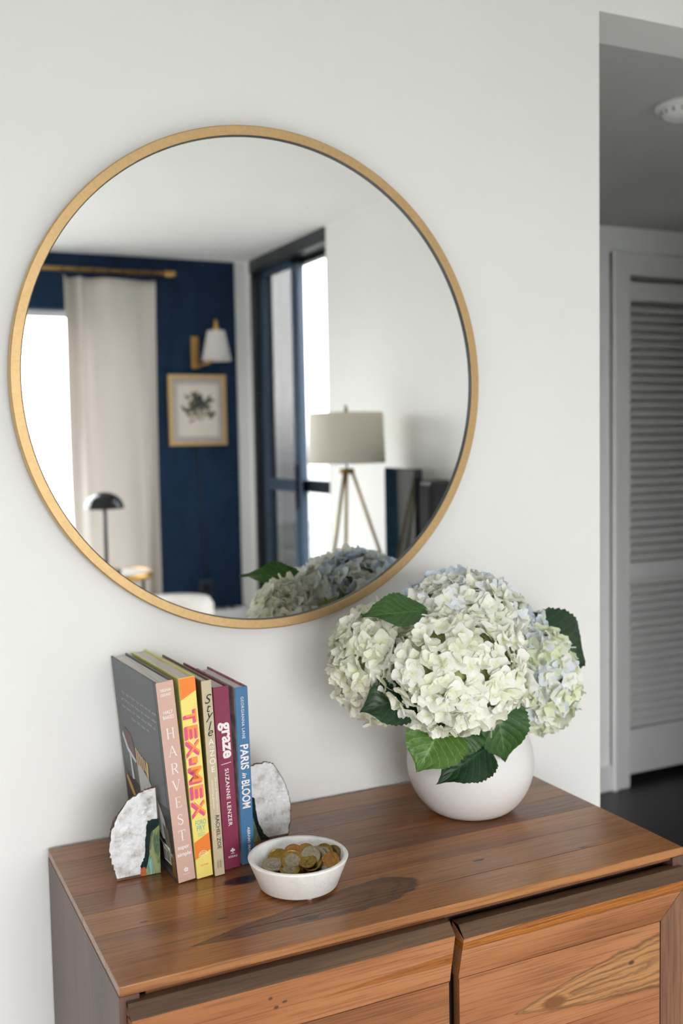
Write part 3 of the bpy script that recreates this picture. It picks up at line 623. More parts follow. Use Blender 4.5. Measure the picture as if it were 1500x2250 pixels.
# doors: rails and stiles slope in from a proud outer edge to a recessed panel
YO, YI, YB = -0.4535, -0.4400, -0.4250; ZO, ZS = 0.7425, 0.6690; BEV = 0.0125; ZB0, ZB1 = 0.160, 0.235
def door(xa, xb, left_stile, right_stile, panmat, railmat, stmat, z_lift, lab):
    SW = 0.040
    xi0 = xa + (SW if left_stile else 0); xi1 = xb - (SW if right_stile else 0)
    zt = ZO + z_lift
    d = MB().box(xa + 0.004, xb - 0.004, YB, YB + 0.008, ZB0, zt - 0.004).build('door', W_DARK, sb)
    # top rail: sloping face, bevelled top
    fr = [(xa, zt - BEV), (xi0, ZS), (xi1, ZS), (xb, zt - BEV)]
    vs = [(xa, YO, zt - BEV), (xi0, YI, ZS + .0004), (xi1, YI, ZS + .0004), (xb, YO, zt - BEV),
          (xa, YB - .002, zt), (xb, YB - .002, zt), (xa, YB - .001, ZS + .0004), (xb, YB - .001, ZS + .0004), (xa, YO + BEV, zt), (xb, YO + BEV, zt)]
    MB().add(vs, [(0, 1, 2, 3), (0, 3, 9, 8), (8, 9, 5, 4), (1, 6, 7, 2), (4, 5, 7, 6), (0, 8, 4, 6, 1), (3, 2, 7, 5, 9)]).build('rail', railmat, d, color=(1, 1, 1, .21 if left_stile else .62))
    e0 = .0006                                         # dark-grained bevelled top edge, its shade and gloss painted into the colour
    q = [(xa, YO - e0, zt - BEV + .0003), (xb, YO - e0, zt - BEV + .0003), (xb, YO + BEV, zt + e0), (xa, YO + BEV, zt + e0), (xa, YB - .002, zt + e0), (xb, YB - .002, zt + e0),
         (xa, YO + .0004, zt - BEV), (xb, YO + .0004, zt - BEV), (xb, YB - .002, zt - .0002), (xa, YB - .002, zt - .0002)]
    MB().add(q, [(0, 1, 2, 3), (3, 2, 5, 4), (6, 9, 8, 7), (0, 6, 7, 1), (4, 5, 8, 9), (0, 3, 4, 9, 6), (1, 7, 8, 5, 2)]).build('shaded_bevel_edge', W_EDGE_SHADED, d, color=(1, 1, 1, .31 if left_stile else .57))
    vs = [(xa, YO, ZB0), (xi0, YI, ZB1), (xi1, YI, ZB1), (xb, YO, ZB0), (xa, YB - .001, ZB0), (xb, YB - .001, ZB0), (xa, YB - .001, ZB1), (xb, YB - .001, ZB1)]
    MB().add(vs, [(3, 2, 1, 0), (0, 4, 5, 3), (1, 2, 7, 6), (4, 6, 7, 5), (0, 1, 6, 4), (3, 5, 7, 2)]).build('rail', railmat, d, color=(1, 1, 1, .83))
    for on, x_o, x_i, sg in ((left_stile, xa, xi0, 1), (right_stile, xb, xi1, -1)):
        if not on: continue
        e_ = 0.0007 * sg
        vs = [(x_o, YO, ZB0), (x_i - e_, YI, ZB1), (x_i - e_, YI, ZS), (x_o, YO, zt - BEV - .001),
              (x_o, YB - .001, ZB0), (x_i - e_, YB - .001, ZB1), (x_i - e_, YB - .001, ZS), (x_o, YB - .001, zt - BEV - .001)]
        MB().add(vs, [(0, 1, 2, 3), (7, 6, 5, 4), (0, 3, 7, 4), (1, 5, 6, 2), (0, 4, 5, 1), (3, 2, 6, 7)]).build('stile', stmat, d, color=(1, 1, 1, .47))
    zs = [ZS - 0.0006, 0.565 if not left_stile else 0.585, 0.455, 0.345, ZB1]
    for i in range(4):
        mb = MB().box(xi0 + .0012, xi1 - .0012, YI, YB - .001, zs[i + 1] + .0004, zs[i], 0.0004)
        mb.build('board', panmat, d, color=(1 - .04 * (i % 2), 1 - .05 * (i % 2), 1 - .05 * (i % 2), .15 + .2 * i + (.1 if left_stile else 0)))
    return d
door(0.2455, 0.6475, True, False, W_PANL, W_RAIL, W_GOLD, 0.0030, '')
door(0.6600, 1.0290, False, True, W_PANR, W_RAILR, W_STILE, -0.004, '')

# ================================================================== lettering
_txt = {}
def text2d(body, shear=0.0, bold=0.0, space=1.0):
    """built-in font -> flat triangles; cap height normalised to 1"""
    c = bpy.data.curves.new('lettering', 'FONT'); c.body = body; c.shear = shear; c.offset = bold; c.space_character = space
    c.fill_mode = 'FRONT'; c.resolution_u = 4
    o = bpy.data.objects.new('lettering', c); COL.objects.link(o)
    dg = bpy.context.evaluated_depsgraph_get(); dg.update()
    me = bpy.data.meshes.new_from_object(o.evaluated_get(dg))
    vs = [(v.co.x, v.co.y) for v in me.vertices]; fs = [tuple(p.vertices) for p in me.polygons]
    bpy.data.objects.remove(o); bpy.data.curves.remove(c); bpy.data.meshes.remove(me)
    return [(x / 0.70, y / 0.70) for x, y in vs], fs
def bounds2(vs):
    xs = [v[0] for v in vs]; ys = [v[1] for v in vs]; return min(xs), max(xs), min(ys), max(ys)
def strokes(segs):
    """list of (polyline, half width or list) -> flat quads"""
    vs = []; fs = []
    for pl, w in segs:
        n = len(pl); ws = w if isinstance(w, (list, tuple)) else [w] * n; o = len(vs)
        for i, (x, y) in enumerate(pl):
            x0, y0 = pl[max(i - 1, 0)]; x1, y1 = pl[min(i + 1, n - 1)]
            L = math.hypot(x1 - x0, y1 - y0) or 1; nx_, ny_ = -(y1 - y0) / L, (x1 - x0) / L
            vs += [(x + nx_ * ws[i], y + ny_ * ws[i]), (x - nx_ * ws[i], y - ny_ * ws[i])]
        fs += [(o + 2 * i, o + 2 * i + 1, o + 2 * i + 3, o + 2 * i + 2) for i in range(n - 1)]
    return vs, fs
def serif(x, y, h=0.13, t=0.022): return ([(x - h, y), (x + h, y)], t)
def vserif(x, y, h=0.10, t=0.022): return ([(x, y - h), (x, y + h)], t)
def arc(cx, cy, rx, ry, a0, a1, n=12): return [(cx + rx * math.cos(math.radians(a0 + (a1 - a0) * i / n)), cy + ry * math.sin(math.radians(a0 + (a1 - a0) * i / n))) for i in range(n + 1)]
TK, TN = 0.060, 0.024
GLYPH = {
 'H': [([(-.28, 0), (-.28, 1)], TK), ([(.28, 0), (.28, 1)], TK), ([(-.28, .5), (.28, .5)], TN)] + [serif(x, y) for x in (-.28, .28) for y in (.02, .98)],
 'A': [([(-.34, 0), (0, 1)], TN), ([(.34, 0), (0, 1)], TK), ([(-.2, .34), (.2, .34)], TN), serif(-.34, .02), serif(.34, .02)],
 'R': [([(-.22, 0), (-.22, 1)], TK), serif(-.22, .02), ([(-.34, .98), (.05, .98)], TN), (arc(.05, .73, .22, .25, 90, -90), [TN, .03, .04, .05, TK, TK, TK, TK, TK, .05, .04, .03, TN]), ([(-.22, .48), (.05, .48)], TN), ([(.02, .48), (.30, .03)], TK), serif(.33, .02, .08)],
 'V': [([(-.34, 1), (0, 0)], TK), ([(.34, 1), (0, 0)], TN), serif(-.34, .98), serif(.34, .98)],
 'E': [([(-.2, 0), (-.2, 1)], TK), ([(-.32, .98), (.26, .98)], TN), ([(-.32, .02), (.28, .02)], TN), ([(-.2, .52), (.12, .52)], TN), vserif(.26, .90, .09), vserif(.28, .11, .10), vserif(.12, .52, .09)],
 'S': [(arc(0, .74, .22, .24, 30, 200, 12) + arc(0, .26, .24, .24, 90 - 25, -150, 14), [TN] * 3 + [.03] * 4 + [.045] * 3 + [TK] * 8 + [.05] * 3 + [.04] * 3 + [TN] * 4), vserif(.20, .84, .13), vserif(-.22, .16, .13)],
 'T': [([(0, 0), (0, 1)], TK), ([(-.34, .97), (.34, .97)], TN + .006), serif(0, .02), vserif(-.34, .88, .10), vserif(.34, .88, .10)],
}
M_INK = {}
def ink(name, col, rough=0.5):
    if name not in M_INK: M_INK[name] = plain(name, col, rough, var=0.005)
    return M_INK[name]

# ================================================================== books
class Frame:
    """spine plane: u across the spine, v up the spine, d outward"""
    def __init__(s, p, yaw, lean):
        s.R = Matrix.Translation(p) @ Matrix.Rotation(yaw, 4, 'Z') @ Matrix.Rotation(-lean, 4, 'Y')
    def __call__(s, u, v, d=0.0): return s.R @ Vector((u, -d, v))
def put(fr, vs, fs, name, mat, parent, d=0.0004, xf=None):
    w = [xf(x, y) for x, y in vs] if xf else vs
    return MB().add([fr(x, y, d) for x, y in w], fs).build(name, mat, parent, recalc=False)
def fit_text(fr, body, name, mat, parent, cu, cv, w=None, h=None, rot=False, shear=0, bold=0, d=0.0004, space=1.0, dx=0):
    """text centred at (cu,cv); rot: reads downward. w = run length, h = letter height"""
    vs, fs = text2d(body, shear, bold, space); a, b_, c, e_ = bounds2(vs)
    sx_ = (w / (b_ - a)) if w else None; sy_ = (h / (e_ - c)) if h else None
    if sx_ is None: sx_ = sy_
    if sy_ is None: sy_ = sx_
    def xf(x, y):
        x = (x - (a + b_) / 2) * sx_; y = (y - (c + e_) / 2) * sy_
        return (cu + y, cv - x) if rot else (cu + x, cv + y)
    return put(fr, vs, fs, name, mat, parent, d, xf)
M_PAGE = None
def page_mat():
    m, t, b = new_mat('page_edges')
    co = N(t, 'ShaderNodeTexCoord').outputs['Object']
    n = noise_(t, mapping(t, co, (2600, 12, 6)), 1.0, 2)
    c = ramp(t, n.outputs[0], [(0.3, rgb(196, 190, 184)), (0.7, rgb(240, 235, 228))])
    t.links.new(c, b.inputs['Base Color']); b.inputs['Roughness'].default_value = 0.9; return m
M_PAGE = page_mat()
YAW = math.radians(3.0)
def book(name, label, x, y, w, h, depth, lean, spine_m, cover_m, cover_m2=None, bt_=0.0024, inset=0.003, yaw=YAW):
    p = Vector((x, y, ZT + 0.0004)); fr = Frame(p, yaw, lean)
    r = thing(name, label, 'book', (x, y, ZT), 'cookbooks and picture books between the agate bookends')
    def bx(u0, u1, v0, v1, d0, d1, nm, mat, bev=0.0008):
        mb = MB(); mb.box(u0, u1, -d1, -d0, v0, v1, bev, mat=fr.R); return mb.build(nm, mat, r)
    bx(0, w, 0, h, -bt_, 0, 'spine', spine_m, 0.0011)
    bx(0, bt_, 0, h, -depth, -bt_ - .0002, 'cover_board', cover_m); bx(w - bt_, w, 0, h, -depth, -bt_ - .0002, 'cover_board', cover_m2 or cover_m)
    bx(bt_ + .0001, w - bt_ - .0001, inset, h - inset, -depth + .004, -bt_ - .0004, 'page_block', M_PAGE, 0.0002)
    return r, fr
WHITE = ink('white_print', rgb(240, 234, 230)); 
# --- 1 harvest
C_PINK = plain('dusty_pink_cloth', rgb(208, 172, 158), 0.62, var=0.01, scale=60)
C_SLATE = plain('slate_grey_cover', rgb(74, 78, 82), 0.38, var=0.03, scale=20)
r, fr = book('cookbook', 'thick dusty pink cookbook with slate grey boards and spaced white capitals', 0.3712, -0.2140, 0.0238, 0.2720, 0.202, 0.0845, C_PINK, C_SLATE)
wd_ = 0.0238; hh = 0.272
gy = [0.2026, 0.1787, 0.1550, 0.1320, 0.1090, 0.0854, 0.0636]
vs = []; fs = []
for ch, cy in zip('HARVEST', gy):
    a_, b_2 = strokes(GLYPH[ch]); o_ = len(vs); sc_ = 0.0142
    vs += [(wd_ * .5 + x * sc_ * 0.92, cy + (y - .5) * sc_) for x, y in a_]; fs += [tuple(i + o_ for i in f) for f in b_2]
put(fr, vs, fs, 'title_lettering', WHITE, r)
for body, cv, w_, h_ in (('TIEGHAN', 0.2605, .0150, .0038), ('GERARD', 0.2545, .0145, .0038), ('HALF', 0.2312, .0125, .0048), ('BAKED', 0.2245, .0150, .0048)):
    fit_text(fr, body, 'small_lettering', WHITE, r, wd_ / 2, cv, w_, h_, bold=.012)
for body, cv, w_, h_ in (('super', 0.0462, .0160, .0056), ('simple', 0.0375, .0192, .0070)):
    fit_text(fr, body, 'subtitle_lettering', WHITE, r, wd_ / 2, cv, w_, h_, bold=.025)
lv = []; lf = []
for k in range(5):
    a = PI / 2 + k * 2 * PI / 5; cx, cy = wd_ / 2 + .0020 * math.cos(a), 0.0165 + .0020 * math.sin(a); o_ = len(lv)
    lv += [(cx + .0014 * math.cos(t), cy + .0014 * math.sin(t)) for t in [2 * PI * i / 8 for i in range(8)]]; lf.append(tuple(o_ + i for i in range(8)))
put(fr, lv, lf, 'publisher_mark', WHITE, r); fit_text(fr, 'RANDOM', 'small_lettering', WHITE, r, wd_ / 2, 0.0105, .0085, .0013)
# back cover faces the left: frame with u running toward the spine
base_R = fr.R
class Cover:
    def __call__(s, u, v, d=0.0): return base_R @ Vector((-d, u, v))     # u = distance from spine toward the wall
cf = Cover()
def cput(vs, fs, nm, mat, d=0.0004): return MB().add([cf(u, v, d) for u, v in vs], fs).build(nm, mat, r, recalc=False)
G_SCRIPT = ink('grey_script_print', rgb(186, 190, 192))
rs = random.Random(11); segs = []
for (v, u0, u1) in ((0.226, .030, .165), (0.2155, .022, .172), (0.205, .026, .170), (0.1945, .060, .130)):
    u = u1
    while u > u0:
        L = rs.uniform(.010, .024); pts = []
        for i in range(int(L / .0012)):
            pts.append((u - i * .0012, v + .0016 * math.sin(i * 1.9 + rs.random()) + (.002 if rs.random() < .12 else 0)))
        if len(pts) > 2: segs.append((pts, .00042))
        u -= L + .0035
a_, b_2 = strokes(segs); o = cput(a_, b_2, 'blurb_lettering', G_SCRIPT); o['kind'] = 'stuff'
def cpoly(nm, pts, col, d=0.0003): return cput(pts, [tuple(range(len(pts)))], nm, ink('print_' + nm, col), d)
# food photograph on the back cover (flat print)
cpoly('dark_table_print', [(.004, .010), (.198, .010), (.198, .095), (.150, .100), (.10, .092), (.05, .098), (.004, .10)], rgb(44, 38, 34), .0002)
cpoly('stand_bowl_print', [(.186, .172), (.182, .152), (.165, .140), (.140, .133), (.132, .138), (.140, .162), (.152, .170)], rgb(104, 82, 82))
cpoly('stand_rim_print', [(.188, .158), (.170, .138), (.135, .128), (.130, .132), (.165, .144), (.184, .164)], rgb(208, 210, 214), .00045)
cpoly('stand_stem_print', [(.162, .138), (.155, .136), (.150, .100), (.160, .098)], rgb(200, 202, 204), .00045)
cpoly('cloth_print', [(.128, .128), (.110, .130), (.080, .118), (.050, .100), (.030, .078), (.022, .052), (.045, .048), (.075, .070), (.105, .078), (.126, .085)], rgb(188, 186, 184), .00045)
for i in range(5):
    u = .128 - i * .0085
    cpoly('straw_print', [(u, .128), (u - .006, .127), (u - .004, .152 - .002 * i), (u + .002, .153 - .002 * i)], rgb(206 + 6 * (i % 2), 176 - 14 * (i % 3), 138 - 10 * (i % 2)), .0005)
cpoly('gold_straw_print', [(.088, .126), (.080, .115), (.076, .142), (.084, .146)], rgb(210, 180, 110), .00055)
for i in range(11):
    u = .190 - i * .0068; v = .112 - .004 * i + rs.uniform(-.006, .006)
    cpoly('spice_print', [(u, v), (u - .004, v - .004), (u - .012, v - .026), (u - .007, v - .024)], (rgb(92, 62, 58), rgb(62, 46, 44), rgb(176, 150, 136), rgb(120, 70, 60))[i % 4], .0005)
cpoly('bread_print', [(.192, .094), (.178, .080), (.150, .062), (.146, .068), (.166, .086), (.186, .098)], rgb(190, 150, 76), .0006)
cpoly('glass_print', [(.040, .070), (.020, .068), (.012, .030), (.030, .028)], rgb(118, 108, 98), .00045)
cpoly('knife_print', [(.085, .058), (.070, .046), (.040, .036), (.012, .032), (.012, .035), (.040, .040), (.068, .050), (.083, .062)], rgb(190, 186, 180), .0006)
cpoly('corner_print', [(.020, .004), (.003, .004), (.003, .040), (.016, .036)], rgb(126, 88, 50), .00035)
cput([(.048, .018), (.020, .018), (.020, .042), (.048, .042)], [(0, 1, 2, 3)], 'barcode_label', WHITE, .0006)
bv = []; bf = []
for i in range(22):
    u = .046 - i * .00112; w_ = rs.choice((.0003, .0005, .0007)); o_ = len(bv)
    bv += [(u, .020), (u - w_, .020), (u - w_, .034), (u, .034)]; bf.append((o_, o_ + 1, o_ + 2, o_ + 3))
o = cput(bv, bf, 'barcode_bars', ink('black_print', rgb(28, 28, 30)), .0008); o['kind'] = 'stuff'
# groove beside the spine
cput([(.0085, .001), (.0120, .001), (.0120, .271), (.0085, .271)], [(0, 1, 2, 3)], 'hinge_groove', ink('dark_slate_groove', rgb(48, 56, 62)), .0001)

# --- 2 tex-mex
C_YEL = plain('lemon_yellow_cover', rgb(240, 222, 122), 0.4, var=0.01); C_LIME = plain('lime_yellow_board', rgb(216, 208, 124), 0.42, var=0.02)
C_OR = ink('orange_print', rgb(240, 132, 48)); C_PK = ink('pink_print', rgb(222, 84, 130)); C_LO = ink('light_orange_print', rgb(246, 150, 70)); C_TEAL = ink('teal_print', rgb(120, 184, 172)); C_PALE = ink('pale_yellow_print', rgb(250, 238, 190))
r, fr = book('cookbook', 'lemon yellow cookbook with slanted orange bands and pink block capitals', 0.3968, -0.2130, 0.0228, 0.2735, 0.203, 0.0650, C_YEL, C_LIME)
w_ = 0.0228
put(fr, [(.0003, .2728), (.0003, .2440), (w_ - .0003, .2545), (w_ - .0003, .2728)], [(0, 1, 2, 3)], 'orange_band', C_OR, r, .0003)
put(fr, [(.0003, .0505), (.0003, .0270), (w_ - .0003, .0365), (w_ - .0003, .0600)], [(0, 1, 2, 3)], 'orange_band', C_OR, r, .0003)
runs = [('T', .2215, .0170), ('E', .2000, .0170), ('X', .1785, .0225), ('-', .1615, .0090), ('M', .1420, .0215), ('E', .1185, .0170), ('X', .0955, .0225)]
for ch, cv, ww in runs:
    hgt = .0044 if ch == '-' else .0168
    ofs = -0.001 if ch == '-' else 0
    # the block capitals read downward; each has a pink extruded shadow, an orange face and a pale highlight
    fit_text(fr, ch, 'title_shadow', C_PK, r, w_ * .46 + ofs, cv - .0006, ww * 1.04, hgt * (1 if ch != '-' else 2.2), rot=True, bold=.035, d=.0004)
    fit_text(fr, ch, 'title_shadow', C_PK, r, w_ * .40 + ofs, cv - .0014, ww * 1.04, hgt * (1 if ch != '-' else 2.2), rot=True, bold=.035, d=.00042)
    fit_text(fr, ch, 'title_lettering', C_LO, r, w_ * .56 + ofs, cv + .0006, ww * .95, hgt * .88 * (1 if ch != '-' else 2.2), rot=True, bold=.012, d=.0006)
    fit_text(fr, ch, 'title_highlight', C_PALE, r, w_ * .60 + ofs, cv + .0016, ww * .93, hgt * .84 * (1 if ch != '-' else 2.2), rot=True, bold=-.022, d=.00055)
for body, cv, ww, hg in (('FORD', .0765, .0150, .0066), ('FRY', .0688, .0120, .0066), ('WITH', .0640, .0040, .0012), ('JESSICA', .0612, .0110, .0018), ('DUPUY', .0584, .0100, .0018)):
    fit_text(fr, body, 'author_lettering', C_TEAL, r, w_ * .52, cv, ww, hg, bold=.01)
segs = [(arc(w_ * .5, .0310, .0062, .0062, 10, 170, 16), .00032), ([(w_ * .5 - .0064, .0308), (w_ * .5 + .0064, .0318)], .0004), (arc(w_ * .5, .0315, .0036, .0036, 30, 150, 8), .0003)]
segs += [([(w_ * .5 - .004 + i * .002, .0316), (w_ * .5 - .0042 + i * .0021, .0350)], .0003) for i in range(5)]
a_, b_2 = strokes(segs); put(fr, a_, b_2, 'round_emblem', C_PALE, r)
fit_text(fr, 'POTTER', 'publisher_lettering', C_OR, r, w_ * .52, .0175, .0105, .0024, bold=.01, space=1.2)
# --- 3 style
C_TAN = plain('champagne_gold_cloth', rgb(196, 182, 152), 0.5, var=0.02, scale=80); C_OLIVE = plain('dark_olive_board', rgb(110, 94, 52), 0.5, var=0.03)
BLACKI = ink('black_print', rgb(28, 28, 30)); GREYI = ink('grey_print', rgb(132, 120, 96))
r, fr = book('picture_book', 'slim champagne coloured style book with black italic title', 0.4208, -0.2160, 0.0142, 0.2668, 0.190, 0.0450, C_TAN, C_OLIVE)
w_ = 0.0142
for ch, cv, hg in (('S', .2420, .0125), ('t', .2290, .0095), ('y', .2170, .0118), ('l', .2055, .0115), ('e', .1955, .0078)):
    fit_text(fr, ch, 'title_lettering', BLACKI, r, w_ * .55, cv, None, hg, shear=.32)
for ch, cv, hg in (('A', .1840, .0078), ('TO', .1762, .0036), ('Z', .1685, .0078), ('O', .1575, .0078), ('E', .1465, .0078)):
    fit_text(fr, ch, 'title_lettering', WHITE, r, w_ * .55, cv, None, hg, bold=.006)
fit_text(fr, 'the art of fashion, beauty &', 'subtitle_lettering', WHITE, r, w_ * .70, .1090, .0520, .0034, rot=True)
fit_text(fr, 'everything glamour', 'subtitle_lettering', WHITE, r, w_ * .36, .1120, .0400, .0034, rot=True)
fit_text(fr, 'RACHEL ZOE', 'author_lettering', BLACKI, r, w_ * .62, .0600, .0465, .0052, rot=True, bold=.004)
fit_text(fr, 'with rose apodaca', 'small_lettering', WHITE, r, w_ * .26, .0650, .0300, .0024, rot=True)
fit_text(fr, 'GRAND', 'publisher_lettering', GREYI, r, w_ * .62, .0160, .0105, .0030, rot=True); fit_text(fr, 'CENTRAL', 'publisher_lettering', GREYI, r, w_ * .36, .0160, .0105, .0024, rot=True)
# --- 4 graze
C_MAR = plain('raspberry_cloth', rgb(132, 44, 76), 0.5, var=0.03, scale=60)
r, fr = book('cookbook', 'raspberry red cookbook with chunky white lowercase title', 0.4392, -0.2035, 0.0228, 0.2525, 0.170, 0.0420, C_MAR, C_MAR)
w_ = 0.0228
vs, fs = text2d('graze', 0, .030, 1.02); a, b_2, c, e_ = bounds2(vs)
fit_text(fr, 'graze', 'title_lettering', WHITE, r, w_ * .50, .1790, .0500, .0170, rot=True, bold=.034)
sl = []
for (vv, u) in ((.1815, .0045 + .0023), (.1815, .0155), (.1480, .0075)): sl.append(([(u, vv - .0040), (u, vv + .0040)], .0007))
put(fr, [(w_ * .20, .1468), (w_ * .20, .1461), (w_ * .84, .1473), (w_ * .84, .1480)], [(0, 1, 2, 3)], 'divider_line', WHITE, r)
fit_text(fr, 'SUZANNE LENZER', 'author_lettering', WHITE, r, w_ * .52, .1000, .0800, .0056, rot=True, bold=.014, space=1.15)
lv = []; lf = []
for (du, dv_, rr) in ((0, .0028, .0015), (-.0021, .0010, .0014), (.0021, .0010, .0014), (0, .0, .0012)):
    o_ = len(lv); lv += [(w_ * .55 + du + rr * math.cos(t), .0245 + dv_ + rr * math.sin(t)) for t in [2 * PI * i / 9 for i in range(9)]]; lf.append(tuple(o_ + i for i in range(9)))
a_, b_2 = strokes([([(w_ * .55, .0210), (w_ * .55, .0255)], .0004), ([(w_ * .55 - .003, .0213), (w_ * .55 + .003, .0213)], .0003)]); o_ = len(lv)
put(fr, lv + a_, lf + [tuple(i + o_ for i in f) for f in b_2], 'tree_emblem', WHITE, r)
fit_text(fr, 'RODALE', 'publisher_lettering', WHITE, r, w_ * .55, .0172, .0130, .0028, bold=.014)
# --- 5 paris
C_BLUE = plain('denim_blue_cloth', rgb(66, 116, 160), 0.5, var=0.02, scale=60); C_PRINT = plain('pale_photo_board', rgb(196, 186, 186), 0.4, var=0.25, scale=60)
r, fr = book('picture_book', 'slim denim blue picture book at the right end of the row', 0.4658, -0.1985, 0.0188, 0.2475, 0.145, 0.0170, C_BLUE, C_PRINT, plain('floral_end_board', rgb(176, 100, 122), 0.45, var=0.3, scale=120))
w_ = 0.0188
fit_text(fr, 'GEORGIANNA LANE', 'author_lettering', WHITE, r, w_ * .52, .2050, .0580, .0042, rot=True, bold=.004, space=1.15)
fit_text(fr, 'PARIS', 'title_lettering', WHITE, r, w_ * .52, .1505, .0345, .0122, rot=True, bold=.022)
fit_text(fr, 'in', 'title_lettering', WHITE, r, w_ * .45, .1250, .0080, .0062, rot=True, shear=.3, bold=.02)
fit_text(fr, 'BLOOM', 'title_lettering', WHITE, r, w_ * .52, .0985, .0390, .0122, rot=True, bold=.022)
fit_text(fr, 'ABRAMS IMAGE', 'publisher_lettering', WHITE, r, w_ * .60, .0310, .0420, .0040, rot=True, bold=.012)

# ================================================================== agate bookends
def crystal_mat(tint):
    m, t, b = new_mat('white_quartz_crystal')
    co = N(t, 'ShaderNodeTexCoord').outputs['Object']
    v = N(t, 'ShaderNodeTexVoronoi'); v.inputs['Scale'].default_value = 260; t.links.new(co, v.inputs['Vector'])
    n = noise_(t, co, 45, 5, 0.65)
    c = ramp(t, n.outputs[0], [(0.28, rgb(158, 146, 128)), (0.40, rgb(210, 206, 200)), (0.50, rgb(240, 240, 240)), (0.7, rgb(252, 252, 253))])
    c2 = ramp(t, v.outputs['Distance'], [(0.0, (1, 1, 1, 1)), (0.9, (0.84, 0.86, 0.89, 1))])
    c = mix(t, 0.8, c, c2, 'MULTIPLY'); c = mix(t, 1.0, c, tint, 'MULTIPLY')
    t.links.new(c, b.inputs['Base Color']); b.inputs['Roughness'].default_value = 0.28
    b.inputs['Subsurface Weight'].default_value = 0.15; b.inputs['Subsurface Radius'].default_value = (.004, .004, .004)
    bump(t, b, v.outputs['Distance'], 0.14, 0.0015); return m
def agate_mat():
    m, t, b = new_mat('banded_green_agate')
    co = N(t, 'ShaderNodeTexCoord').outputs['Object']
    n = noise_(t, mapping(t, co, (1, 1, .35)), 90, 4, .6, .8)
    c = ramp(t, n.outputs[0], [(0.30, rgb(48, 92, 84)), (0.42, rgb(104, 122, 84)), (0.50, rgb(156, 164, 116)), (0.58, rgb(96, 142, 124)), (0.75, rgb(164, 206, 202))])
    t.links.new(c, b.inputs['Base Color']); b.inputs['Roughness'].default_value = 0.2; return m
M_RIND = plain('rough_brown_rind', rgb(112, 88, 70), 0.9, var=0.25, scale=90, bmp=0.6)
M_AGDARK = plain('dark_teal_agate_band', rgb(18, 40, 42), 0.2, var=0.12, scale=120)
M_RUST = plain('rust_orange_inclusion', rgb(196, 98, 62), 0.4, var=0.2, scale=300)
def jag(poly, n, amp, rnd, closed=True):
    out = []
    for i in range(len(poly) - (0 if closed else 1)):
        (x0, y0), (x1, y1) = poly[i], poly[(i + 1) % len(poly)]
        for k in range(n):
            f = k / n; j = amp if k else amp * .3
            out.append((x0 + (x1 - x0) * f + rnd.uniform(-j, j), y0 + (y1 - y0) * f + rnd.uniform(-j, j)))
    return out
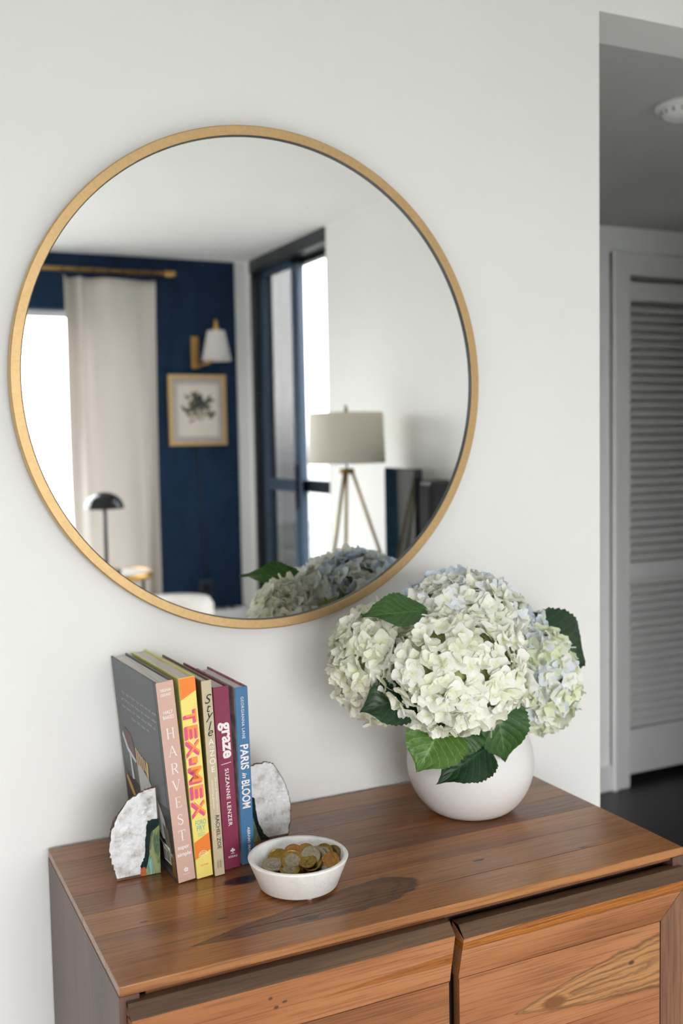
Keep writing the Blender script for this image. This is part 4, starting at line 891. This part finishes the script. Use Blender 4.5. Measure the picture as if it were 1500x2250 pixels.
def bookend(label, outline_curve, flat, y0, thick, seed, tint, greens, darks, rusts, loc):
    """outline in world x,z: flat corner points exact, outer curve jagged"""
    rnd = random.Random(seed)
    r = thing('agate_bookend', label, 'bookend', loc, 'pair of agate bookends')
    outer = jag(outline_curve, 5, .0011, rnd, False) + [outline_curve[-1]]
    poly = flat + outer
    cx = sum(p[0] for p in poly) / len(poly); cz = sum(p[1] for p in poly) / len(poly)
    # crystal front face, jittered inside
    inner = [(cx + (x - cx) * .985, cz + (z - cz) * .985) if i >= len(flat) else (x, z) for i, (x, z) in enumerate(poly)]
    xs = [p[0] for p in inner]; zs = [p[1] for p in inner]; pts = [Vector(p) for p in inner]; nb = len(pts)
    def inside(x, z, P):
        c = False; j = len(P) - 1
        for i in range(len(P)):
            if (P[i][1] > z) != (P[j][1] > z) and x < (P[j][0] - P[i][0]) * (z - P[i][1]) / (P[j][1] - P[i][1]) + P[i][0]: c = not c
            j = i
        return c
    st = .0034; x = min(xs)
    while x < max(xs):
        z = min(zs)
        while z < max(zs):
            q = (x + rnd.uniform(-1, 1) * st * .4, z + rnd.uniform(-1, 1) * st * .4)
            sh = [(cx + (a - cx) * .96, cz + (b_ - cz) * .96) for a, b_ in inner]
            if inside(q[0], q[1], sh): pts.append(Vector(q))
            z += st
        x += st
    V, E_, F_, *_ = delaunay_2d_cdt(pts, [(i, (i + 1) % nb) for i in range(nb)], [], 1, 1e-6)
    vs = []
    for i, v in enumerate(V):
        dep = 0 if i < nb else rnd.uniform(-.0002, .0005)
        vs.append((v.x, y0 - dep, v.y))
    MB().add(vs, [tuple(f) for f in F_]).build('crystal_face', crystal_mat(tint), r)
    # thin dark rim where the rind meets the cut face
    nf = len(flat); ch = [poly[nf - 1]] + poly[nf:] + [poly[0]]; ri = MB(); vs2 = []
    for a, b_ in ch:
        k_ = .962 + rnd.uniform(-.012, .010)
        vs2 += [(a, y0 - .0008, max(b_, ZT + .0004)), (cx + (a - cx) * k_, y0 - .0009, max(cz + (b_ - cz) * k_, ZT + .0004))]
    ri.add(vs2, [(2 * i, 2 * i + 1, 2 * i + 3, 2 * i + 2) for i in range(len(ch) - 1)]).build('rim', M_RIND, r)
    # rough rind around the curved side and back
    vs = []; n = len(poly); rings = 6
    for k in range(rings + 1):
        f = k / rings; s_ = 1 - .46 * f ** .6
        for i, (a, b_) in enumerate(poly):
            cur = i >= len(flat)
            j = .0016 if (cur and 0 < k) else 0
            xx = (cx + (a - cx) * s_ if cur else a) + rnd.uniform(-j, j); zz = (cz + (b_ - cz) * s_ if cur else b_) + rnd.uniform(-j, j)
            vs.append((xx, y0 + .0003 + thick * f, max(zz - .012 * f, ZT + .0003)))
    fs = [(k * n + i, k * n + (i + 1) % n, (k + 1) * n + (i + 1) % n, (k + 1) * n + i) for k in range(rings) for i in range(n)]
    fs.append(tuple(rings * n + i for i in range(n)))
    MB().add(vs, fs).build('rind', M_RIND, r)
    def patch(nm, pl, mat, d, n_, amp):
        P = jag(pl, n_, amp, rnd); MB().prism(P, lambda u, w, dd: (u, dd, max(w, ZT + .0004)), y0 - d, y0 + .0002).build(nm, mat, r)
    for p in darks: patch('dark_band', p, M_AGDARK, .0014, 5, .0009)
    for p in greens: patch('green_band', p, agate_mat(), .0017, 4, .0003)
    for p in rusts: patch('rust_spot', p, M_RUST, .0016, 3, .0006)
    return r
yA = -.167
bookend('white crystal agate bookend with a green band leaning on the slate grey board',
        [(.3575, .8835), (.346, .8828), (.337, .880), (.318, .8715), (.304, .853), (.294, .830), (.2905, .807), (.2935, .791), (.296, .778), (.3005, ZT + .0005)], [(.3600, ZT + .0005), (.3600, .815)],
        yA, .042, 4, (.98, .99, 1.0, 1),
        [[(.3597, .764), (.3385, .764), (.3405, .774), (.3445, .790), (.3455, .806), (.3485, .822), (.3597, .830)]],
        [[(.3598, .764), (.3395, .7645), (.3320, .7775), (.3385, .788), (.3400, .806), (.3415, .822), (.3440, .838), (.3590, .8395)]],
        [[(.3405, .7640), (.3330, .7650), (.3325, .774), (.3370, .776), (.3410, .772)]], (.33, yA, ZT))
yB = -.128
bookend('grey white crystal agate bookend behind the marble bowl',
        [(.5005, .8765), (.515, .8790), (.531, .8790), (.5420, .8755), (.5550, .8535), (.5655, .829), (.5690, .806), (.5680, .785), (.5635, ZT + .0005)], [(.5005, ZT + .0005)],
        yB, .040, 9, (.93, .935, .93, 1),
        [[(.5010, .764), (.5200, .764), (.5140, .780), (.5090, .800), (.5010, .806)]],
        [[(.5008, .7638), (.5330, .7638), (.5240, .775), (.5170, .792), (.5140, .808), (.5120, .828), (.5008, .834)]],
        [], (.535, yB, ZT))

# ================================================================== marble bowl and coins
def marble():
    m, t, b = new_mat('white_marble')
    co = N(t, 'ShaderNodeTexCoord').outputs['Object']
    n = noise_(t, co, 16, 7, .62, 1.6)
    c = ramp(t, n.outputs[0], [(0.36, rgb(240, 238, 234)), (0.485, rgb(238, 236, 233)), (0.50, rgb(228, 226, 224)), (0.515, rgb(240, 238, 235)), (0.8, rgb(244, 242, 238))])
    t.links.new(c, b.inputs['Base Color']); b.inputs['Roughness'].default_value = 0.42; b.inputs['Subsurface Weight'].default_value = 0.1
    b.inputs['Subsurface Radius'].default_value = (.005, .005, .005); return m
BC = Vector((.5085, -.294, ZT))
bw = thing('marble_bowl', 'small round white marble bowl holding a heap of coins', 'bowl', BC)
prof = [(0, .0035), (.0495, .0035), (.0510, .0050), (.0648, .0395), (.0655, .0412), (.0645, .0425), (.0605, .0425), (.0590, .0415), (.0520, .0220), (.0470, .0165), (0, .0150)]
MB().lathe(prof, BC, 80).build('body', marble(), bw)
for k in range(3):
    a = math.radians(-95 + 120 * k); MB().lathe([(0, .0002), (.0035, .0002), (.0045, .0036), (0, .0036)], BC + Vector((.042 * math.cos(a), .042 * math.sin(a), 0)), 14).build('foot', plain('clear_rubber_foot', rgb(226, 214, 206), .4), bw)
M_CG = plain('brassy_coin_metal', rgb(156, 128, 66), .34, 1.0, var=.18, scale=300); M_CB = plain('bronze_coin_metal', rgb(164, 118, 70), .36, 1.0, var=.18, scale=300)
M_CS = plain('nickel_coin_metal', rgb(166, 156, 136), .34, 1.0, var=.14, scale=300); M_CA = plain('aged_brass_coin_metal', rgb(142, 120, 66), .40, 1.0, var=.2, scale=300)
def ray(px, py):
    a, b_ = (px - 750) / FPX, (py - 1125) / FPX
    return Vector([AX[0][i] * a + AX[1][i] * b_ + AX[2][i] for i in range(3)])
def at_z(px, py, z): d = ray(px, py); return CAM + d * ((z - CAM.z) / d.z)
def at_y(px, py, y): d = ray(px, py); return CAM + d * ((y - CAM.y) / d.y)
def coin(P, R, tilt, az, ring, centre, label, rim=.0024):
    """P centre in world, tilt from flat toward azimuth az"""
    r = thing('coin', label, 'coin', P, 'coins heaped in the marble bowl')
    Mx = Matrix.Rotation(az, 4, 'Z') @ Matrix.Rotation(tilt, 4, 'Y')
    h = rim / 2
    pf_ = [(0, -h * .75), (R * .90, -h * .75), (R * .925, -h), (R * .98, -h), (R, -h * .8), (R, h * .8), (R * .98, h), (R * .925, h), (R * .90, h * .75), (0, h * .75)]
    MB().lathe(pf_, P, 40, M=Mx, smooth=False).build('body', ring, r)
    rc = R * (.68 if centre is not ring else .60)
    MB().lathe([(0, h * .70), (rc, h * .70), (rc * .99, h * 1.02), (rc * .93, h * 1.05), (rc * .9, h * .82), (0, h * .82)], P, 32, M=Mx, smooth=False).build('centre_disc' if centre is not ring else 'relief', centre, r)
    rel = MB(); rr_ = random.Random(int(P.x * 1e5))
    for k in range(5):
        a = rr_.uniform(0, 6.28); q = R * .34 * rr_.random()
        bx_ = MB().box(q * math.cos(a) - R * .10, q * math.cos(a) + R * .10, q * math.sin(a) - R * .05, q * math.sin(a) + R * .05, h * .8, h * 1.15)
        rel.add([Mx @ v + P for v in bx_.v], bx_.f)
    rel.build('embossing', centre, r)
D2 = math.radians; Zb = ZT
CO = [ # px, py, height, radius, tilt, azimuth, ring, centre, label
 (599, 1912, .0255, .0125, 10, 250, M_CG, M_CG, 'brassy coin under the big two-tone coin at the left of the heap'),
 (600, 1900, .0300, .0152, 9, 250, M_CS, M_CS, 'big pale two-tone coin lying almost flat at the left of the heap'),
 (636, 1911, .0290, .0133, 10, 265, M_CG, M_CS, 'pale faced coin lying flat at the front of the heap'),
 (655, 1913, .0235, .0120, 12, 280, M_CG, M_CG, 'brassy coin edge peeping out at the front middle of the heap'),
 (666, 1914, .0215, .0120, 20, 300, M_CA, M_CA, 'aged brass coin lowest at the front middle of the heap'),
 (610, 1886, .0300, .0140, 38, 230, M_CG, M_CG, 'golden coin tilted up behind the big pale coin'),
 (642, 1892, .0350, .0152, 42, 262, M_CG, M_CS, 'large two-tone coin tilted toward the viewer in the middle of the heap'),
 (645, 1878, .0370, .0140, 50, 255, M_CB, M_CB, 'bronze coin standing up at the back of the heap'),
 (672, 1875, .0350, .0130, 55, 250, M_CG, M_CG, 'golden coin half hidden at the back middle of the heap'),
 (682, 1881, .0380, .0130, 48, 235, M_CS, M_CS, 'silvery coin tilted left on top of the heap'),
 (696, 1880, .0345, .0125, 58, 225, M_CS, M_CS, 'silvery coin stacked behind the tilted silvery coin'),
 (710, 1878, .0350, .0148, 56, 215, M_CA, M_CS, 'large two-tone coin standing at the right back of the heap'),
 (731, 1878, .0330, .0125, 60, 215, M_CA, M_CS, 'dull two-tone coin standing at the far right of the heap'),
 (726, 1893, .0330, .0130, 52, 225, M_CB, M_CB, 'copper coloured coin leaning at the right of the heap'),
 (676, 1893, .0345, .0118, 20, 215, M_CG, M_CG, 'brassy coin lying under the silvery coin on top'),
 (686, 1897, .0310, .0128, 22, 215, M_CG, M_CG, 'brassy coin second from the top in the middle stack'),
 (693, 1907, .0255, .0126, 16, 245, M_CG, M_CG, 'brassy coin lying flat at the right front of the heap'),
 (716, 1903, .0275, .0122, 24, 235, M_CS, M_CS, 'pale silvery coin lying at the right front of the heap'),
 (650, 1902, .0230, .0140, 4, 0, M_CA, M_CA, 'aged brass coin buried under the middle of the heap'),
]
for px, py, z, R, ti, az, a_, b_, lab in CO:
    P = at_z(px, py, Zb + z)
    coin(P, R, D2(ti), D2(az), a_, b_, lab)

# ================================================================== vase
VC = Vector((.857, -.165, ZT))
vp = [(0, .0004), (.050, .0004), (.060, .003), (.072, .012), (.086, .030), (.0955, .052), (.0990, .074), (.0970, .098), (.0890, .122), (.0770, .140), (.0640, .1525), (.0575, .1575), (.0560, .1585), (.0540, .1575), (.0535, .150), (.072, .136), (.085, .118), (.093, .095), (.0945, .074), (.091, .053), (.081, .030), (.06, .012), (0, .010)]
def smoothp(p, it=2):
    for _ in range(it):
        q = [p[0]]
        for i in range(len(p) - 1):
            a, b_ = p[i], p[i + 1]
            q += [(a[0] * .75 + b_[0] * .25, a[1] * .75 + b_[1] * .25), (a[0] * .25 + b_[0] * .75, a[1] * .25 + b_[1] * .75)]
        q.append(p[-1]); p = q
    return p
va = MB().lathe(smoothp(vp), VC, 96).build('vase', M_CERAMIC)
tag(va, 'round matte white globe vase holding the hydrangeas', 'vase')

# ================================================================== hydrangeas
def petal_mat():
    m, t, b = new_mat('hydrangea_petal')
    oi = N(t, 'ShaderNodeObjectInfo'); at = N(t, 'ShaderNodeAttribute', attribute_name='rad')
    green = mix(t, .55, oi.outputs['Color'], rgb(214, 222, 150))
    c = mix(t, ramp(t, at.outputs['Fac'], [(0.02, (0, 0, 0, 1)), (0.40, (1, 1, 1, 1))]), green, oi.outputs['Color'])
    t.links.new(c, b.inputs['Base Color']); b.inputs['Roughness'].default_value = 0.6; b.inputs['Specular IOR Level'].default_value = 0.25
    tl = N(t, 'ShaderNodeBsdfTranslucent'); t.links.new(c, tl.inputs[0])
    mx = N(t, 'ShaderNodeMixShader'); mx.inputs[0].default_value = 0.22
    t.links.new(b.outputs[0], mx.inputs[1]); t.links.new(tl.outputs[0], mx.inputs[2]); t.links.new(mx.outputs[0], t.nodes['Material Output'].inputs[0])
    return m
M_PETAL = petal_mat()
def floret_mesh(seed):
    rn = random.Random(seed); vs = []; fs = []; rad = []
    rot0 = rn.random() * 6
    for p in range(4):
        a = rot0 + p * PI / 2 + rn.uniform(-.15, .15); L = rn.uniform(.0145, .0188); W = L * rn.uniform(.52, .64); cup = rn.uniform(-.35, .60); twist = rn.uniform(-.4, .4); cv_ = rn.uniform(-.1, .75)
        o = len(vs); nu, nv = 5, 5
        for i in range(nu):
            t_ = i / (nu - 1)
            w = W * (math.sin(PI * min(1, .10 + .90 * t_ ** .75)) ** .62 if t_ < 1 else .18)
            if t_ == 1: w = W * .42
            for j in range(nv):
                s_ = (j / (nv - 1) - .5) * 2
                x = L * t_ * (1 - .10 * s_ * s_ * (t_ > .7)); y = w * s_
                z = .0025 + L * (.42 * t_ - cup * t_ * t_ * .75) + cv_ * w * s_ * s_ * (1 - .3 * t_) - .0006 * math.cos(s_ * 5) * t_ + twist * y * t_
                vs.append((x * math.cos(a) - y * math.sin(a), x * math.sin(a) + y * math.cos(a), z + .0009 * (p % 2))); rad.append(t_)
        fs += [(o + i * nv + j, o + i * nv + j + 1, o + (i + 1) * nv + j + 1, o + (i + 1) * nv + j) for i in range(nu - 1) for j in range(nv - 1)]
    o = len(vs)                                       # little bead in the middle
    for k in range(6): vs.append((.0016 * math.cos(k * PI / 3), .0016 * math.sin(k * PI / 3), .0042)); rad.append(0)
    vs.append((0, 0, .0062)); rad.append(0); fs += [(o + k, o + (k + 1) % 6, o + 6) for k in range(6)]
    me = bpy.data.meshes.new('floret'); me.from_pydata(vs, [], fs); me.update()
    me.polygons.foreach_set('use_smooth', [True] * len(fs))
    at = me.attributes.new('rad', 'FLOAT', 'POINT'); at.data.foreach_set('value', rad)
    me.materials.append(M_PETAL); return me
FLO = [floret_mesh(s) for s in range(9)]
M_STEM = plain('green_stem', rgb(112, 138, 70), .5, var=.1); M_CORE = plain('yellow_green_pedicels', rgb(186, 190, 128), .8, var=.25, scale=160)
def leaf_mat(name, c0, c1, rough=.38):
    m, t, b = new_mat(name)
    uv = N(t, 'ShaderNodeUVMap'); sp = N(t, 'ShaderNodeSeparateXYZ'); t.links.new(uv.outputs[0], sp.inputs[0])
    s_ = math_(t, 'ABSOLUTE', math_(t, 'MULTIPLY_ADD', sp.outputs[1], 2.0, -1.0))
    v = math_(t, 'MULTIPLY_ADD', s_, -2.6, math_(t, 'MULTIPLY', sp.outputs[0], 8.0))
    v = math_(t, 'ABSOLUTE', math_(t, 'MULTIPLY_ADD', math_(t, 'FRACT', v), 2.0, -1.0))
    side = ramp(t, v, [(0.86, (0, 0, 0, 1)), (0.97, (1, 1, 1, 1))])
    mid = ramp(t, s_, [(0.015, (1, 1, 1, 1)), (0.05, (0, 0, 0, 1))])
    vein = N(t, 'ShaderNodeMix', data_type='RGBA', blend_type='LIGHTEN'); vein.inputs[0].default_value = 1
    t.links.new(side, vein.inputs[6]); t.links.new(mid, vein.inputs[7]); vein = vein.outputs[2]
    n = noise_(t, uv.outputs[0], 9, 5)
    fine = noise_(t, uv.outputs[0], 60, 3)
    c = ramp(t, n.outputs[0], [(0.3, c0), (0.7, c1)])
    vc = tuple(min(1, x * 2.0 + .015) for x in c1[:3]) + (1,)
    c = mix(t, math_(t, 'MULTIPLY', vein, .55), c, vc)
    t.links.new(c, b.inputs['Base Color']); b.inputs['Roughness'].default_value = rough
    hgt = math_(t, 'ADD', math_(t, 'MULTIPLY', v, -.6), math_(t, 'MULTIPLY', fine.outputs[0], .25))
    bump(t, b, hgt, .55, .0015)
    tl = N(t, 'ShaderNodeBsdfTranslucent'); t.links.new(c, tl.inputs[0]); mx = N(t, 'ShaderNodeMixShader'); mx.inputs[0].default_value = .18
    t.links.new(b.outputs[0], mx.inputs[1]); t.links.new(tl.outputs[0], mx.inputs[2]); t.links.new(mx.outputs[0], t.nodes['Material Output'].inputs[0])
    return m
L_DARK = leaf_mat('dark_green_leaf', rgb(26, 52, 32), rgb(40, 72, 40)); L_MID = leaf_mat('mid_green_leaf', rgb(44, 80, 34), rgb(62, 100, 44)); L_BRIGHT = leaf_mat('bright_green_leaf', rgb(66, 102, 34), rgb(92, 128, 52))
def leaf(parent, base, tip, width, face, mat, fold=.25, curl=.0, wave=.004, seed=1, label=None, round_=0.0, bend=0.0):
    """base, tip: world points; face: direction the upper side looks at"""
    rn = random.Random(seed); B = Vector(base); T = Vector(tip); ax = T - B; L = ax.length; ax.normalize()
    nrm = (Vector(face) - ax * Vector(face).dot(ax)).normalized(); side = ax.cross(nrm)
    nu, ns = 46, 11; vs = []; fs = []; uvs = []
    ph = rn.random() * 6
    for i in range(nu + 1):
        t_ = i / nu
        w = math.sin(PI * t_ ** (.72 - .0 * round_)) ** (.80 - .25 * round_) if 0 < t_ < 1 else 0
        if t_ > .74: w *= 1 - .62 * math.sin(PI / 2 * (t_ - .74) / .26) ** 1.5
        w = max(w, .004) * width / 2
        saw = ((t_ * 17) % 1.0); w *= 1 + (.10 * (saw - .55) if .05 < t_ < .97 else 0)
        for j in range(ns):
            s_ = (j / (ns - 1) - .5) * 2
            tt = t_ + (.018 * abs(s_) if .02 < t_ < .96 else 0)
            h = fold * abs(s_) * w - curl * L * t_ * t_ + bend * L * math.sin(PI * t_) + wave * math.sin(t_ * 11 + ph + 2 * s_) * abs(s_)
            vs.append(B + ax * (L * tt) + side * (s_ * w) + nrm * h); uvs.append((t_, j / (ns - 1)))
    for i in range(nu):
        for j in range(ns - 1):
            a = i * ns + j; fs.append((a, a + 1, a + ns + 1, a + ns))
    o = MB().add(vs, fs, True).build('leaf', mat, parent, recalc=False)
    ul = o.data.uv_layers.new(name='UVMap')
    for lp in o.data.loops: ul.data[lp.index].uv = uvs[lp.vertex_index]
    if label: o['label'] = label
    return o
CREAM = [(.95, .945, .88), (.93, .93, .84), (.96, .955, .92), (.92, .925, .80)]
PALE = [(.93, .94, .92), (.86, .90, .95), (.90, .92, .82), (.94, .94, .89)]
BLUE = [(.70, .80, .92), (.82, .88, .95), (.88, .91, .84), (.92, .93, .90), (.76, .84, .92)]
GREENISH = [(.88, .92, .72), (.92, .94, .86), (.86, .90, .96), (.94, .95, .92), (.84, .89, .66)]
STEMS = Vector((.857, -.165, 0.90))
def head(label, C, rad, pole, cols, n, seed, capz=-.35, back_cols=None, scale=1.0, bcdir=None):
    """dome of florets round C with radii rad (along the three axes), pole = outward direction"""
    rn = random.Random(seed); C = Vector(C); pole = Vector(pole).normalized()
    r = thing('hydrangea_stem', label, 'flower', C, 'hydrangea stems in the white vase')
    S = STEMS + Vector((rn.uniform(-.02, .02), rn.uniform(-.02, .02), 0)); 
    MB().tube([S + Vector((0, 0, -.11)), S, (S + C) / 2 + Vector((0, 0, .01)), C], .0032, 8).build('stem', M_STEM, r)
    vs = []; fs = []; nu, nv = 14, 24
    for i in range(nu + 1):
        th = PI * i / nu
        for j in range(nv):
            f = 2 * PI * j / nv; k_ = .80 * (1 + .05 * math.sin(5 * f + seed) * math.sin(th * 4))
            vs.append((C.x + rad[0] * k_ * math.sin(th) * math.cos(f), C.y + rad[1] * k_ * math.sin(th) * math.sin(f), C.z + rad[2] * k_ * math.cos(th)))
    fs = [(i * nv + j, i * nv + (j + 1) % nv, (i + 1) * nv + (j + 1) % nv, (i + 1) * nv + j) for i in range(nu) for j in range(nv)]
    MB().add(vs, fs, True).build('pedicels', M_CORE, r)
    k = 0
    for i in range(n):
        z = 1 - 2 * (i + .5) / n; f = i * 2.39996 + seed
        u = Vector((math.sqrt(1 - z * z) * math.cos(f), math.sqrt(1 - z * z) * math.sin(f), z))
        if u.dot(pole) < capz: continue
        u = (u + Vector((rn.gauss(0, .07), rn.gauss(0, .07), rn.gauss(0, .07)))).normalized()
        lump = 1 + .055 * noise.noise(u * 2.6 + Vector((seed, 0, 0))) * 2 + rn.gauss(0, .022)
        P = Vector((u.x * rad[0], u.y * rad[1], u.z * rad[2])) * (lump * .93)
        nn = Vector((u.x / rad[0], u.y / rad[1], u.z / rad[2])).normalized()
        nn = (nn + Vector((rn.gauss(0, .30), rn.gauss(0, .30), rn.gauss(0, .30)))).normalized()
        q = nn.to_track_quat('Z', 'Y') @ Euler((0, 0, rn.random() * 6.28)).to_quaternion()
        o = bpy.data.objects.new('floret', FLO[rn.randrange(9)]); COL.objects.link(o); o.parent = r
        s_ = rn.uniform(.82, 1.12) * scale
        o.matrix_local = Matrix.LocRotScale(P, q, (s_, s_, s_ * rn.uniform(.8, 1.3)))
        cl_ = rn.choice(cols)
        if back_cols and u.dot(Vector(bcdir)) > .15: cl_ = rn.choice(back_cols)
        o.color = (*cl_, 1); k += 1
    return r
HA = head('big creamy white hydrangea head in front of the bunch', (.762, -.275, 1.013), (.103, .084, .081), (-.45, -.75, .5), CREAM, 400, 1, -.32)
HB = head('pale hydrangea head at the top with pale blue florets behind', (.818, -.205, 1.079), (.092, .085, .056), (0, -.1, 1), PALE + CREAM[:2], 360, 2, -.30, BLUE, 1.0, (.3, 1, .1))
HC = head('cream hydrangea head at the left side of the bunch', (.684, -.185, 1.016), (.056, .070, .078), (-1, -.2, .2), [(.92, .91, .80), (.95, .94, .89), (.90, .90, .76)], 290, 3, -.5)
HD = head('greenish white hydrangea head with blue tints at the right', (.968, -.195, .960), (.050, .060, .076), (1, -.4, .1), GREENISH, 290, 4, -.6)
HE = head('small grey blue hydrangea head half hidden at the back right', (.955, -.140, 1.030), (.048, .045, .026), (.3, .2, 1), [(.82, .86, .90), (.78, .84, .93), (.88, .90, .85)], 140, 5, -.3)
def W(px, py, y): return at_y(px, py, y)
toC = Vector((-.42, -.88, .15))
leaf(HC, W(940, 1342, -.245), W(799, 1349, -.265), .056, (-.3, -.7, .7), L_MID, .25, .05, seed=1)
leaf(HC, W(920, 1530, -.262), W(794, 1560, -.262), .080, (-.3, -.8, .55), L_DARK, .22, .10, seed=2, bend=.08)
leaf(HC, W(950, 1568, -.225), W(850, 1560, -.22), .060, (-.2, -.8, .6), L_DARK, .25, .05, seed=12)
leaf(HA, W(975, 1580, -.275), W(915, 1696, -.290), .092, (-.35, -.9, .25), L_BRIGHT, .30, .06, seed=3, label='bright green leaf hanging over the vase', bend=.12)
leaf(HA, W(1075, 1640, -.262), W(965, 1716, -.285), .074, (-.3, -.8, .5), L_DARK, .2, .10, seed=4, bend=.10)
leaf(HA, W(1078, 1520, -.262), W(1112, 1676, -.280), .084, (-.3, -.9, .2), L_MID, .28, .06, seed=5, bend=.10)
leaf(HA, W(1020, 1590, -.268), W(1010, 1668, -.283), .060, (-.2, -.9, .25), L_MID, .2, .06, seed=15, bend=.10)
leaf(HD, W(1165, 1378, -.170), W(1300, 1462, -.165), .112, (-.2, -.85, .42), L_DARK, -.10, .12, seed=6, round_=.7, bend=.12)
leaf(HD, W(1130, 1395, -.170), W(1205, 1352, -.160), .042, (-.1, -.7, .7), L_DARK, .2, .05, seed=7)
leaf(HB, Vector((.80, -.150, 1.045)), Vector((.735, -.085, 1.075)), .070, (-.3, .8, .5), L_MID, .2, .05, seed=8)
leaf(HB, Vector((.85, -.140, 1.040)), Vector((.860, -.050, 1.035)), .090, (.1, .7, .7), L_DARK, .2, .10, seed=9)
leaf(HD, W(1075, 1560, -.215), W(1125, 1600, -.235), .045, (-.2, -.9, .3), L_DARK, .2, .05, seed=10)
